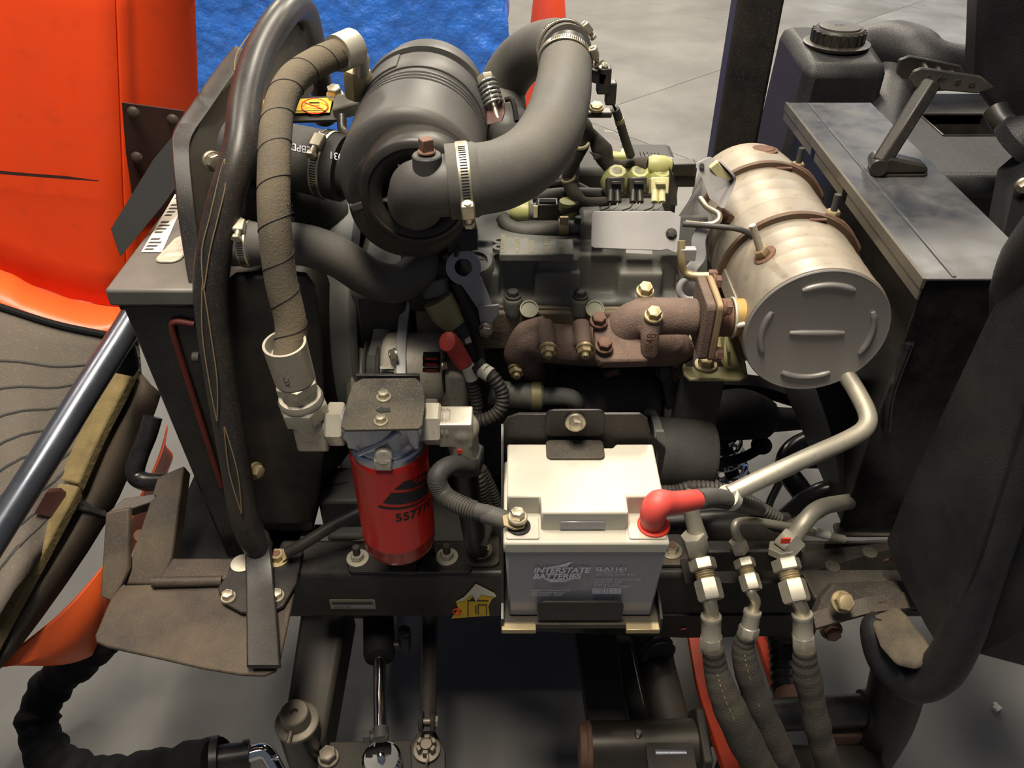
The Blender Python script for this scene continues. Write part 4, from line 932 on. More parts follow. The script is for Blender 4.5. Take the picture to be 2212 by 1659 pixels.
def lift_eye():
    o = thing('lifting_eye', 'grey steel lifting eye bracket with a large round hole', 'bracket', A(1030, 640, .975))
    # ring eye
    c = A(1001, 578, .985)
    m = MB(); n = 32; u, v = X_, V((0, .35, .94)).normalized(); nn = u.cross(v)
    for a, b in ((0, 1),):
        R1, R2 = .0245, .0125
        rs = [[c+(u*math.cos(2*PI*i/n)+v*math.sin(2*PI*i/n))*r+nn*t for i in range(n)] for r, t in ((R1, 0), (R1, -.004), (R2, -.004), (R2, 0))]
        m.rings(rs, False, True)
    part('eye_ring', m, 'greybr', o)
    part('strap', MB().prism([A(978, 590, .983), A(1000, 604, .983), A(1024, 580, .983), A(1040, 602, .98), A(1063, 658, .968), A(1066, 690, .966), A(1042, 690, .966), A(1030, 664, .968)], (0, .004, 0)), 'greybr', o, bev=.001)
    part('foot', MB().prism([A(1032, 662, .966), A(1064, 660, .966), A(1078, 658, .966), A(1077, 680, .966), A(1064, 696, .965), A(1063, 722, .965), A(1040, 720, .965)], (0, .004, 0)), 'greybr', o, bev=.001)
    bolt(o, A(1049, 710, .962), -Y_, .0095, 'zinc', 1.1)
lift_eye()
def solenoid():
    o = thing('fuel_solenoid', 'black cylindrical solenoid with white printing below the intake elbow', 'solenoid', A(975, 500, 1.02))
    a, b = A(932, 508, 1.02), A(1024, 486, 1.02)
    part('body', MB().cyl(a.lerp(b, .15), b, .0225, n=30), 'plasticd', o)
    part('end_cap', MB().cyl(a, a.lerp(b, .2), .014, n=20), 'alu', o)
    part('end_bracket', MB().box(A(1020, 488, 1.02), (.004, .045, .055)), 'greybr', o, bev=.001)
    d = (b-a).normalized()
    f = V((0, -.7, .7)); g = d.cross(f)
    for k, s in enumerate(('12 VDC', '1503ES', '6 4 1')):
        text(s, a.lerp(b, .38)+d*.007*k+f*.0232-g*.012, g*1, -d, .006, 'print', o, 'solenoid_print', .0003)
    part('solenoid_logo', MB().torus(a.lerp(b, .80)+f*.0215, f, .007, .0012, 20, 6), 'print', o)
    part('lead', MB().tube(PX([(985, 520, 1.0), (988, 535, .99), (984, 555, .985)]), .003, 8), 'braid', o)
    part('bracket', MB().prism([A(965, 505, .995), A(1030, 495, .995), A(1032, 540, .99), A(968, 545, .99)], (0, .003, 0)), 'engd', o)
solenoid()

# exhaust -----------------------------------------------------------
def manifold():
    o = thing('exhaust_manifold', 'rusty brown cast exhaust manifold bolted to the engine side', 'manifold', A(1280, 740, .97))
    m = MB()
    m.tube(PX([(1128, 775, .965), (1150, 738, .965), (1190, 742, .96), (1300, 748, .96), (1440, 750, .965), (1475, 758, .98)]), [.022, .029, .029, .030, .029, .02], 22)
    m.tube(PX([(1115, 792, .965), (1112, 765, .965), (1135, 718, .965), (1180, 698, .962)]), [.012, .017, .016, .012], 16)
    m.tube(PX([(1135, 770, .965), (1145, 800, .985), (1152, 840, 1.01)]), [.024, .023, .021], 18)
    for px in (1180, 1258):
        m.tube(PX([(px-4, 694, .962), (px, 722, .945), (px+3, 748, .93)]), [.012, .0125, .0125], 18)
    m.tube(PX([(1455, 745, .95), (1470, 790, .96)]), .012, 14, 1)
    m.bx(A(1040, 700, 1).x, A(1480, 700, 1).x, .985, 1.01, .80, .84)
    part('casting', m, 'rust', o, rem=.0028, sm=6)
    for px, py, y in ((1184, 752, .922), (1263, 752, .922), (1116, 796, .952), (1469, 795, .955)):
        bolt(o, A(px, py, y), V((0, -.93, -.2)), .0105, 'yzinc' if px < 1400 else 'rustd', 1.2, .009, stud=.008)
    text('T0740', A(1192, 782, .9335), X_, V((0, 0, 1)), .011, 'rust', o, 'cast_number', .0005)
    part('flange_pad', MB().prism([A(x, y, .935) for x, y in ((1286, 772), (1292, 796), (1405, 794), (1415, 770))], (0, .03, 0)), 'rust', o, bev=.004)
    part('drain_boss', MB().cyl(A(1321, 800, .96), A(1324, 812, .955), .012), 'rustd', o)
manifold()
def elbow():
    o = thing('exhaust_elbow', 'rusty cast exhaust elbow with square flange feeding the steel canister', 'exhaust elbow', A(1400, 700, .93))
    # base flange lying on the manifold
    fl = [(1282, 700), (1300, 690), (1340, 684), (1412, 676), (1420, 690), (1408, 768), (1398, 778), (1300, 780), (1288, 770)]
    tops = [A(x, y, .872+(775-y)*.0006) for x, y in fl]
    part('base_flange', MB().prism(tops, V((0, .004, -.016))), 'rust', o, bev=.003)
    m = MB()
    m.tube(PX([(1350, 740, .93), (1350, 712, .925), (1382, 688, .92), (1440, 683, .918), (1505, 684, .918)]), [.027, .0285, .0265, .0252, .025], 26, 8)
    m.tube(PX([(1412, 682, .896), (1404, 725, .885), (1402, 768, .882)]), [.0125, .0125, .012], 16)
    m.tube(PX([(1393, 640, .94), (1393, 665, .93)]), .0125, 14, 1)
    part('elbow_casting', m, 'rust', o, rem=.0026, sm=8)
    text('8048', A(1403, 762, .8685)+V((.004, 0, -.002)), V((.04, 0, 1)), V((-1, 0, 0)), .017, 'rustd', o, 'cast_number', .0016, bold=.01)
    for px, py, y in ((1293, 695, .915), (1305, 749, .882), (1411, 683, .890), (1393, 630, .94)):
        bolt(o, A(px, py, y), V((0, -.35, .94)), .0098, 'yzinc' if py < 690 and px > 1300 else 'rustd', 1.25, .010)
    # square flange pair
    c = A(1522, 686, .918)
    sq = lambda cc, sz, t: MB().prism([cc+V((0, y, z)) for y, z in rrect(sz*.92, sz, .008)], X_*t)
    part('square_flange', sq(c-X_*.010, .088, .012), 'rust', o, bev=.002)
    part('mating_flange', sq(c+X_*.003, .090, .009), 'band', o, bev=.002)
    for dy, dz in ((-.033, .036), (-.033, -.036), (.033, .036)):
        bolt(o, c+V((.012, dy, dz)), X_, .0095, 'rustd', 1.2)
    p0 = c+X_*.010
    part('outlet_pipe', MB().tube([p0, A(1575, 686, .918)], [.026, .026], 30, 1), 'rustd', o)
    part('weld_ring', MB().torus(A(1581, 686, .918), X_, .0262, .0022, 32, 8), 'alu', o)
    part('heat_pipe', MB().tube([A(1580, 686, .918), A(1640, 684, .918)], .0255, 30, 1), 'heat', o, label='heat-yellowed pipe end')
    part('pipe_bung', MB().cyl(A(1590, 704, .893), A(1612, 700, .893), .004), 'alu', o)
elbow()
CC = V((.402, .886, .895)); CR = .0955
def canister():
    o = thing('exhaust_canister', 'big steel exhaust filter canister with embossed round end plate', 'exhaust canister', CC-Z_*CR)
    prof = [(0, 0), (0, CR-.003), (.002, CR), (.008, CR+.0006), (.010, CR-.001)]
    for t in (.03, .056, .085, .115, .235, .27): prof += [(t, CR-.001), (t+.0025, CR-.0006), (t+.005, CR-.001)]
    prof += [(.36, CR-.001), (.40, CR-.003), (.43, CR-.007), (.447, CR-.016), (.45, CR-.03), (.45, 0)]
    part('shell', MB().lathe(CC, Y_, prof, 80), 'stainless', o, ang=30)
    e = part('end_plate', MB().lathe(CC-Y_*.003, Y_, [(.003, CR-.001), (.001, CR-.0005), (0, CR-.002), (.001, CR-.005), (.001, 0)], 80), 'stainend', o)
    P = lambda a, r: CC+V((math.cos(a)*r, -.002, math.sin(a)*r))
    for a0 in (90, 180, 0, 270):
        part('embossed_arc', MB().tube([P(math.radians(a0-27+54*i/10), .073) for i in range(11)], [.003]+[.0046]*9+[.003], 12, 2), 'stainend', e)
    part('embossed_bar', MB().tube([P(PI, .036), P(PI, .02), P(0, .02), P(0, .036)], [.003, .0046, .0046, .003], 12, 1), 'stainend', e)
    # clamp bands
    for t, wd, sx_, sy_ in ((.142, .060, 1805, 440), (.318, .045, 1728, 338)):
        b = part('clamp_band', MB().lathe(CC+Y_*t, Y_, [(0, CR-.002), (0, CR+.003), (.003, CR+.004), (.010, CR+.003), (wd-.008, CR+.003), (wd, CR+.002), (wd, CR-.002)], 80, False), 'stainless', o)
        part('band_rim', MB().lathe(CC+Y_*(t-.003), Y_, [(0, CR-.002), (0, CR+.007), (.008, CR+.0075), (.010, CR+.003)], 80, False), 'rimbrown', b, label='rust-brown band rim')
        q = A(sx_, sy_, CC.y+t+.03)
        part('band_strap', MB().tube([CC+V((math.cos(a_)*(CR+.005), t+.012, math.sin(a_)*(CR+.005))) for a_ in (1.2, .9, .6, .35)]+[q-Z_*.06], [.003, .006, .006, .006, .007], 8), 'rustd', b)
        part('band_stud', MB().cyl(q-Z_*.05, q+Z_*.014, .0048), 'engd', b)
        part('band_nut', MB().hexa(q-Z_*.020, Z_, .0098, .010), 'yzinc', b)
        part('band_tab', MB().box(CC+V((math.cos(1.35)*(CR+.003), t-.004, math.sin(1.35)*(CR+.001))), (.024, .008, .003)), 'rustd', b, bev=.001)
    part('end_plug', MB().lathe(CC+V((.01, .398, CR-.014)), V((0, .1, 1)), [(0, .024), (.009, .024), (.010, .020), (.008, .019), (.011, .017), (.012, 0)], 32), 'rustd', o)
    part('embossed_square', MB().box(CC+V((-.045, .395, .078)), (.022, .03, .003), Matrix.Rotation(-.5, 3, 'Y')), 'stainless', o, bev=.001)
    for a_, y_ in ((1.75, .25), (1.95, .29), (1.2, .10), (1.6, .06)): pass
    # sensor port and bung
    sp = A(1682, 590, .965); nrm = (sp-V((CC.x, sp.y, CC.z))).normalized(); sp = V((CC.x, sp.y, CC.z))+nrm*(CR-.002)
    pt = part('sensor_port', MB().lathe(sp, nrm, [(0, .016), (.002, .016), (.003, .012), (.003, .0)], 28), 'rustd', o)
    part('sensor_nut', MB().hexa(sp+nrm*.003, nrm, .0105, .011), 'band', pt)
    part('sensor_probe', MB().cyl(sp+nrm*.012, sp+nrm*.020+V((-.012, .0, .03)), .0055, .0045), 'alu', pt)
    p2 = CC+V((-.078, .218, .055))
    part('side_fitting', MB().hexa(p2-V((.0, 0, .004)), V((-.8, -.1, .6)), .013, .012).cyl(p2, p2+V((-.02, -.004, .016)), .008), 'rustd', o)
    part('seam_bracket', MB().box(CC+V((-CR*1.0, .10, .004)), (.005, .085, .022), Matrix.Rotation(.2, 3, 'Y')), 'stainless', o, bev=.001)
canister()
def canister_bits():
    o = thing('pressure_sensor_bracket', 'grey folded sensor bracket standing beside the steel canister', 'bracket', A(1530, 400, 1.12))
    part('bracket_sheet', MB().prism([A(1503, 352, 1.10), A(1530, 340, 1.11), A(1552, 352, 1.11), A(1580, 378, 1.10), A(1582, 395, 1.10), A(1556, 450, 1.06), A(1532, 430, 1.07)], (.003, .004, 0)), 'greyp', o, bev=.001)
    part('bracket_edge', MB().sweep(PX([(1552, 348, 1.105), (1581, 377, 1.095), (1583, 395, 1.095), (1560, 448, 1.055)]), V((.0015, .001, 0)), V((0, -.008, .003)), 3), 'greyp', o)
    part('sensor_block', MB().box(A(1556, 372, 1.10), (.035, .010, .014), Matrix.Rotation(.8, 3, 'Y')), 'cream', o, bev=.001)
    for px, py in ((1516, 358), (1531, 391)): part('screw', MB().cyl(A(px, py, 1.092), A(px, py, 1.1), .0035), 'engd', o)
    o = thing('canister_tubing', 'thin bent steel sensor tubes running to the canister', 'tube', A(1550, 470, 1.0))
    part('tube', MB().tube(PX([(1512, 428, 1.09), (1528, 448, 1.07), (1552, 462, 1.05), (1550, 478, 1.04), (1525, 486, 1.04), (1480, 482, 1.04)]), .0042, 10), 'zinc', o)
    part('tube', MB().tube(PX([(1475, 484, 1.035), (1530, 488, 1.03), (1590, 494, 1.02), (1625, 508, 1.02), (1640, 530, 1.01), (1652, 552, 1.0)]), .0040, 10), 'conduit', o)
    part('tube_boot', MB().tube(PX([(1636, 520, 1.012), (1645, 538, 1.006), (1652, 552, 1.0)]), [.004, .0065, .005], 10), 'rubberd', o)
    part('tube', MB().tube(PX([(1472, 520, 1.0), (1472, 560, .99), (1478, 585, .99), (1498, 595, .985), (1535, 596, .98)]), .0055, 12), 'yzinc', o)
    part('tube_nut', MB().hexa(A(1530, 596, .98), X_, .009, .012), 'rustd', o)
    part('clip', MB().box(A(1485, 548, .995), (.022, .012, .018)), 'greybr', o, bev=.001)
    o = thing('olive_mount_plate', 'olive plated mounting plate with two bolts under the exhaust flange', 'plate', A(1545, 790, .93))
    z = .80
    part('plate', MB().prism([Az(1465, 725, z), Az(1600, 725, z), Az(1616, 808, z), Az(1600, 818, z), Az(1490, 818, z), Az(1477, 806, z)], (0, 0, -.006)), 'olive', o, bev=.002)
    part('rib', MB().prism([Az(1555, 730, z), Az(1566, 724, z+.022), Az(1572, 760, z+.022), Az(1572, 790, z), Az(1562, 790, z)], (.004, 0, 0)), 'olive', o)
    bolt(o, Az(1524, 790, z), Z_, .0115, 'yzinc', 1.5, .010); bolt(o, Az(1483, 742, z), Z_, .0105, 'yzinc', 1.5, .010)
    part('copper_lug', MB().box(A(1520, 830, .945), (.034, .02, .02)), 'rustd', o, bev=.002)
canister_bits()

# injector area -------------------------------------------------------
def plug3():
    labs = ('left injector plug of three, black with pale green collar', 'middle injector plug of three, black with pale green collar', 'cream injector plug with pale green collar')
    labs = ('black injector plug with green collar nearest the braided harness', 'black injector plug with green collar next to the cream plug', 'cream injector plug with pale green collar')
    for k, px in enumerate((1330, 1378, 1425)):
        c = A(px, 392, 1.15); o = thing('injector_plug', labs[k], 'connector', c, 'injector plugs')
        up = V((0, -.35, .94)).normalized(); mt = 'cream' if k == 2 else 'plasticd'
        part('collar', MB().lathe(c-up*.014, up, [(-.004, .012), (.003, .021), (.013, .024), (.026, .020), (.036, .013)], 9), 'green', o)
        part('spout', MB().cyl(c+up*.01, c+up*.022, .010, .008), 'greyp' if k < 2 else 'cream', o)
        f = A(px-2, 402, 1.115)
        part('shell', MB().box(f, (.026, .022, .024), Matrix.Rotation(-.5, 3, 'X')), mt, o, bev=.002)
        part('latch', MB().box(f+V((0, -.010, .009)), (.014, .012, .005), Matrix.Rotation(-.5, 3, 'X')), mt, o, bev=.001)
        for s in (-1, 1):
            part('boot', MB().cyl(A(px-3+s*7, 412, 1.105), A(px-3+s*8, 437, 1.09), .0052, n=14), mt, o)
            part('wire', MB().tube(PX([(px-3+s*8, 436, 1.09), (px-8+s*8, 448, 1.085), (px-26+s*8, 455, 1.09)]), .0012, 6), 'rubberd' if s < 0 else 'greyp', o)
plug3()
def top_plate():
    o = thing('grey_cover_plate', 'pale grey bracket plate with one screw above the valve cover', 'plate', A(1372, 500, 1.03))
    tl, tr, br, bl = A(1280, 456, 1.045), A(1472, 456, 1.045), A(1466, 546, 1.005), A(1276, 538, 1.005)
    def q(u, v): return tl.lerp(tr, u).lerp(bl.lerp(br, u), v)
    sh = [(0, .06), (.02, 0), (.88, 0), (1.0, .14), (1.0, .94), (.97, 1.02), (.86, .93), (.80, .97), (.04, .97), (0, .92)]
    part('plate', MB().prism([q(u, v) for u, v in sh], (0, .004, -.002)), 'greyp', o, bev=.001)
    part('fold', MB().prism([q(.40, .98), q(.70, .98), q(.70, 1.06), q(.40, 1.06)], (0, .015, 0)), 'greyp', o)
    bolt(o, q(.90, .54)-V((0, .001, 0)), V((0, -.75, .65)), .0065, 'engd', 1.2, .004)
top_plate()
def breather_hose():
    pts = PX([(1085, 470, 1.10), (1100, 488, 1.085), (1135, 498, 1.075), (1190, 494, 1.07), (1232, 490, 1.07)])
    o = thing('breather_hose', 'small black breather hose with spring clip over the valve cover', 'hose', pts[0])
    part('hose_body', MB().tube(pts, .0105, 18), 'rubber', o)
    c = A(1217, 490, 1.07)
    part('spring_clip', MB().lathe(c-X_*.007, X_, [(0, .0108), (0, .012), (.014, .012), (.014, .0108)], 28, False), 'yzinc', o)
    part('clip_ear', MB().box(c+V((0, -.006, .013)), (.013, .006, .012)), 'yzinc', o, bev=.001)
    part('spigot', MB().cyl(A(1230, 490, 1.07), A(1256, 490, 1.07), .0095), 'eng', o)
breather_hose()
def harness():
    o = thing('wiring_harness', 'braided black wiring harness with taped joints over the engine top', 'wiring harness', A(1250, 380, 1.13))
    main = [(1262, 265, 1.19), (1268, 280, 1.18), (1262, 310, 1.17), (1246, 340, 1.16), (1230, 370, 1.15), (1228, 392, 1.145), (1245, 425, 1.12), (1262, 440, 1.11), (1300, 436, 1.11), (1335, 432, 1.11)]
    part('main_loom', MB().tube(PX(main), [.009]*5+[.0105]*3+[.007]*2, 14), 'braid', o)
    part('branch', MB().tube(PX([(1255, 430, 1.115), (1238, 450, 1.10), (1205, 458, 1.10), (1180, 460, 1.10)]), .0058, 12), 'braid', o)
    part('branch', MB().tube(PX([(1262, 265, 1.19), (1250, 268, 1.2), (1246, 290, 1.21), (1244, 320, 1.21)]), .0065, 12), 'braid', o)
    part('wrapped_branch', MB().tube(PX([(1268, 278, 1.18), (1285, 300, 1.18), (1300, 325, 1.17), (1308, 345, 1.165), (1325, 370, 1.16), (1342, 385, 1.16)]), [.007, .010, .016, .013, .009, .007], 14), 'braid', o)
    part('tape_flag', MB().prism([A(1272, 328, 1.15), A(1300, 338, 1.15), A(1283, 346, 1.145), A(1280, 336, 1.148)], (0, .003, 0)), 'rubberd', o)
    part('branch', MB().tube(PX([(1305, 345, 1.165), (1340, 355, 1.16), (1372, 352, 1.16), (1398, 356, 1.155)]), [.006, .006, .008, .012], 12), 'braid', o)
    for p, q in (((1240, 388), (1216, 384)), ((1268, 314), (1248, 312))):
        a, b = A(*p, 1.143 if p[1] > 350 else 1.165), A(*q, 1.143 if p[1] > 350 else 1.165)
        part('tape_band', MB().torus((a+b)/2, V((-.3, -.2, .9)), .009, .0028, 20, 8), 'olive' if p[1] > 350 else 'cream', o)
    part('yellow_boot', MB().lathe(A(1398, 357, 1.155), V((1, .0, -.04)), [(0, .012), (.008, .016), (.026, .015), (.036, .010)], 10), 'green', o)
    part('boot_plug', MB().box(A(1475, 362, 1.16), (.035, .022, .020)), 'plasticd', o, bev=.002)
    part('grid_plug', MB().box(A(1480, 380, 1.16), (.030, .014, .030)), 'plasticd', o, bev=.001)
    o2 = thing('side_connector', 'square black connector on braided lead under the intake hose', 'connector', A(1182, 450, 1.1))
    part('connector_body', MB().box(A(1182, 452, 1.10), (.032, .024, .026)), 'plasticd', o2, bev=.002)
    part('connector_mouth', MB().box(A(1183, 440, 1.095), (.024, .010, .010)), 'void', o2)
    part('green_boot', MB().lathe(A(1100, 455, 1.10), X_, [(0, .010), (.012, .016), (.028, .015), (.03, .012)], 10), 'green', o2)
    part('grey_boot', MB().cyl(A(1128, 455, 1.10), A(1165, 460, 1.10), .013, .011), 'rubber', o2)
    part('cable_tag', MB().box(A(1157, 457, 1.085), (.006, .003, .018)), 'cream', o2)
    o3 = thing('fuel_rail', 'dark fuel pipes and rail lying behind the injector plugs', 'pipe', A(1250, 410, 1.17))
    part('rail_pipe', MB().tube(PX([(1150, 425, 1.16), (1220, 418, 1.16), (1320, 420, 1.16)]), .0095, 14), 'rubberd', o3)
    part('rail_pipe', MB().tube(PX([(1170, 398, 1.18), (1230, 396, 1.18), (1270, 412, 1.17)]), .006, 12), 'rubberd', o3)
    part('rail_block', MB().box(A(1198, 400, 1.19), (.028, .02, .03)).box(A(1195, 425, 1.17), (.02, .02, .022)), 'engd', o3, bev=.003)
    part('amber_cup', MB().cyl(A(1228, 450, 1.11)-Z_*.012, A(1228, 450, 1.11)+Z_*.012, .017, .014), 'green', o3)
    part('grey_tab', MB().box(A(1240, 375, 1.18), (.016, .004, .05)), 'greyp', o3)
    o4 = thing('rear_intake_casting', 'dark intake casting behind the injectors with a grey bent tab', 'casting', A(1330, 360, 1.25))
    part('casting', MB().bx(-.02, .27, 1.225, 1.34, .866, .975), 'engd', o4, bev=.01)
    part('bent_tab', MB().prism([A(1292, 268, 1.24), A(1302, 283, 1.24), A(1325, 285, 1.24), A(1342, 300, 1.24), A(1342, 325, 1.22), A(1305, 330, 1.22)], (0, .004, 0)), 'greyp', o4)
    part('amber_cap', MB().box(A(1335, 340, 1.22), (.04, .03, .02)), 'green', o4, bev=.004)
    part('finned_box', MB().prism([A(1350, 350, 1.25), A(1400, 332, 1.27), A(1450, 338, 1.27), A(1490, 360, 1.25), A(1480, 372, 1.23), A(1370, 365, 1.23)], (0, .03, -.02)), 'greyp', o4, bev=.002)
    for k in range(6): part('fin', MB().box(A(1387+k*8, 336+k*.6, 1.262), (.004, .03, .004)), 'engd', o4)
    part('dark_wing', MB().prism([A(1470, 470, 1.14), A(1490, 440, 1.16), A(1520, 380, 1.20), A(1512, 440, 1.15), A(1540, 470, 1.13), A(1520, 495, 1.10)], (0, .01, 0)), 'black', o4)
    part('dark_flag', MB().prism([A(1446, 362, 1.14), A(1462, 395, 1.14), A(1463, 445, 1.11), A(1448, 440, 1.11)], (0, .004, 0)), 'plasticd', o4)
harness()
# ECU-side bracket right of valve cover
def sidebr():
    o = thing('grey_support_bracket', 'grey support bracket between the valve cover and canister', 'bracket', A(1500, 560, 1.02))
    part('bracket', MB().sweep(PX([(1520, 490, 1.04), (1508, 520, 1.03), (1508, 560, 1.02), (1488, 590, 1.01), (1490, 640, 1.0)]), V((.010, 0, 0)), V((0, -.003, .002)), 4), 'greybr', o, bev=.001)
    part('rear_plate', MB().prism([A(1455, 470, 1.12), A(1530, 470, 1.12), A(1530, 600, 1.05), A(1480, 660, 1.03), A(1465, 600, 1.05)], (0, .01, 0)), 'engd', o, bev=.002)
    part('ring_lug', MB().torus(A(1492, 624, .985), V((0, -1, .3)), .016, .005, 28, 10), 'greybr', o)
sidebr()

# ================================================================== ALTERNATOR
def alternator():
    c0, c1 = A(832, 800, .955), A(1012, 800, .955)
    o = thing('alternator', 'aluminium alternator with slotted housing behind the filter bracket', 'alternator', c0.lerp(c1, .5)-Z_*.06)
    yc, zc = .962, .778
    L = lambda t: V((c0.x+(c1.x-c0.x)*t, yc, zc))
    R = .056
    W = c1.x-c0.x
    part('pulley_housing', MB().lathe(L(0), X_, [(0, .03), (0, R-.008), (.006, R-.002), (.02, R), (.030, R), (.030, .04)], 40), 'alu', o)
    part('stator', MB().lathe(L(.24), X_, [(0, R-.006), (0, R-.002), (.028, R-.002), (.028, R-.006)], 40, False), 'alu', o)
    part('rear_housing', MB().lathe(L(.45), X_, [(0, R-.01), (0, R), (.026, R), (.032, R-.004), (.034, .03), (.034, 0)], 40), 'alu', o)
    part('rear_cover', MB().bx(L(.74).x, L(1.0).x, yc-.052, yc+.05, zc-.055, zc+.028), 'alu', o, bev=.008)
    for k in range(4):
        p = A(932, 773+k*12.5, yc-R*.80)
        part('vent_slot', MB().box(p+V((0, .004, 0)), (.024, .014, .0048)), 'void', o)
        part('winding', MB().box(p+V((0, -.0015, .0008)), (.017, .006, .0026)), 'copper', o)
    for k in range(6):
        a = math.radians(200+k*13); e = V((0, math.cos(a), -math.sin(a)))
        a = math.radians(52+k*16); e = V((0, -math.sin(a), math.cos(a)))
        part('vent_rib', MB().box(L(.09)+e*(R+.0005), (.020, .004, .006), Matrix((X_, e.cross(X_), e)).transposed()), 'alu', o)
        part('vent_gap', MB().box(L(.09)+V((0, -math.sin(a+.14), math.cos(a+.14)))*(R-.0006), (.018, .004, .002), Matrix((X_, V((0, -math.sin(a+.14), math.cos(a+.14))).cross(X_), V((0, -math.sin(a+.14), math.cos(a+.14))))).transposed()), 'void', o)
    part('ear', MB().cyl(A(922, 858, .925), A(948, 858, .925), .020), 'alu', o, bev=.002)
    bolt(o, A(950, 862, .925), X_, .011, 'zinc', 1.2)
    bolt(o, A(855, 765, .92), -X_+Y_*-.4, .008, 'zinc', 1.1)
    bolt(o, A(952, 745, .935), X_, .006, 'zinc', 1.2); bolt(o, A(956, 790, .915), X_, .006, 'zinc', 1.2)
    part('pulley', MB().lathe(L(-.23), X_, [(0, .02), (0, .040), (.004, .042), (.006, .036), (.018, .036), (.020, .042), (.024, .040), (.024, .02)], 40), 'engd', o)
alternator()
def belt():
    single('fan_belt', MB().sweep(PX([(805, 830, .93), (812, 780, .945), (826, 715, .985), (838, 655, 1.03)]), V((.0125, 0, 0)), V((0, -.003, .002)), 4), 'rubber', 'flat black drive belt rising to the fan pulley', 'belt')
    single('tension_bar', MB().sweep(PX([(878, 650, 1.0), (872, 690, .985), (868, 740, .95), (867, 812, .905)]), V((.007, 0, 0)), V((0, -.004, .002)), 3), 'greybr', 'grey steel tension bar above the alternator', 'bar', bev=.001)
    o = thing('crank_pulley', 'pale grey-green damper wheel beside the drive belt', 'pulley', A(770, 800, 1.0))
    part('wheel', MB().lathe(A(742, 800, 1.06)-Z_*.05, X_, [(0, .02), (0, .115), (.008, .125), (.032, .125), (.04, .115), (.04, .02)], 56), 'olive', o) if False else part('wheel', MB().lathe(V((-.245, 1.03, .68)), X_, [(0, .02), (0, .115), (.008, .125), (.032, .125), (.04, .115), (.04, .02)], 56), 'olivegrey', o)
    part('hub', MB().lathe(V((-.208, 1.03, .68)), X_, [(0, .04), (.02, .038), (.02, 0)], 32), 'engd', o)
belt()
def alt_cables():
    o = thing('alternator_cable', 'red rubber boot and black conduit on the alternator output', 'cable', A(985, 750, .92))
    part('boot_cap', MB().lathe(A(975, 740, .915), V((-.5, -.6, .6)), [(0, .012), (.004, .0145), (.010, .0135), (.012, .009), (.012, 0)], 24), 'redb', o)
    part('boot', MB().tube(PX([(976, 742, .92), (992, 768, .918), (1005, 788, .915)]), [.013, .0125, .0115], 18), 'redb', o)
    part('tag', MB().tube(PX([(1010, 790, .912), (1020, 818, .91)]), .0095, 16, 1), 'white', o)
    part('conduit', corr(PX([(1016, 812, .912), (1026, 850, .91), (1030, 880, .905), (1026, 900, .9)]), .0092), 'conduit', o)
    o = thing('loop_conduit', 'ribbed black conduit loop with white tag above the battery', 'cable', A(1070, 850, .89))
    pts = PX([(1040, 798, .91), (1062, 812, .90), (1085, 850, .89), (1080, 885, .88), (1050, 906, .875), (1022, 908, .88)])
    part('conduit', corr(pts, .0105), 'conduit', o)
    part('tag', MB().tube([pts[0], pts[0].lerp(pts[1], .9)], .0112, 16, 1), 'white', o)
    part('boot', MB().tube(PX([(1028, 785, .915), (1042, 800, .91)]), .0115, 16, 1), 'rubberd', o)
    o = thing('green_sensor_lead', 'pale green sensor boot and braided lead above the alternator', 'cable', A(975, 690, .95))
    part('green_boot', MB().tube(PX([(945, 645, .97), (965, 680, .965), (988, 708, .955)]), [.022, .0215, .014], 20), 'olive', o)
    part('rubber_neck', MB().tube(PX([(984, 704, .956), (1003, 730, .95)]), .0125, 16, 1), 'rubberd', o)
    part('nut', MB().hexa(A(1004, 730, .948), V((.3, -.5, -.6)), .009, .010), 'zinc', o)
    part('lead', MB().tube(PX([(1008, 738, .95), (1018, 770, .945), (1022, 820, .94)]), .007, 12), 'braid', o)
    single('braided_loom', MB().tube(PX([(985, 610, .985), (1005, 660, .975), (1028, 710, .965), (1034, 760, .955), (1040, 800, .94)]), .0085, 14), 'braid', 'braided black loom hanging behind the lifting eye', 'cable')
alt_cables()

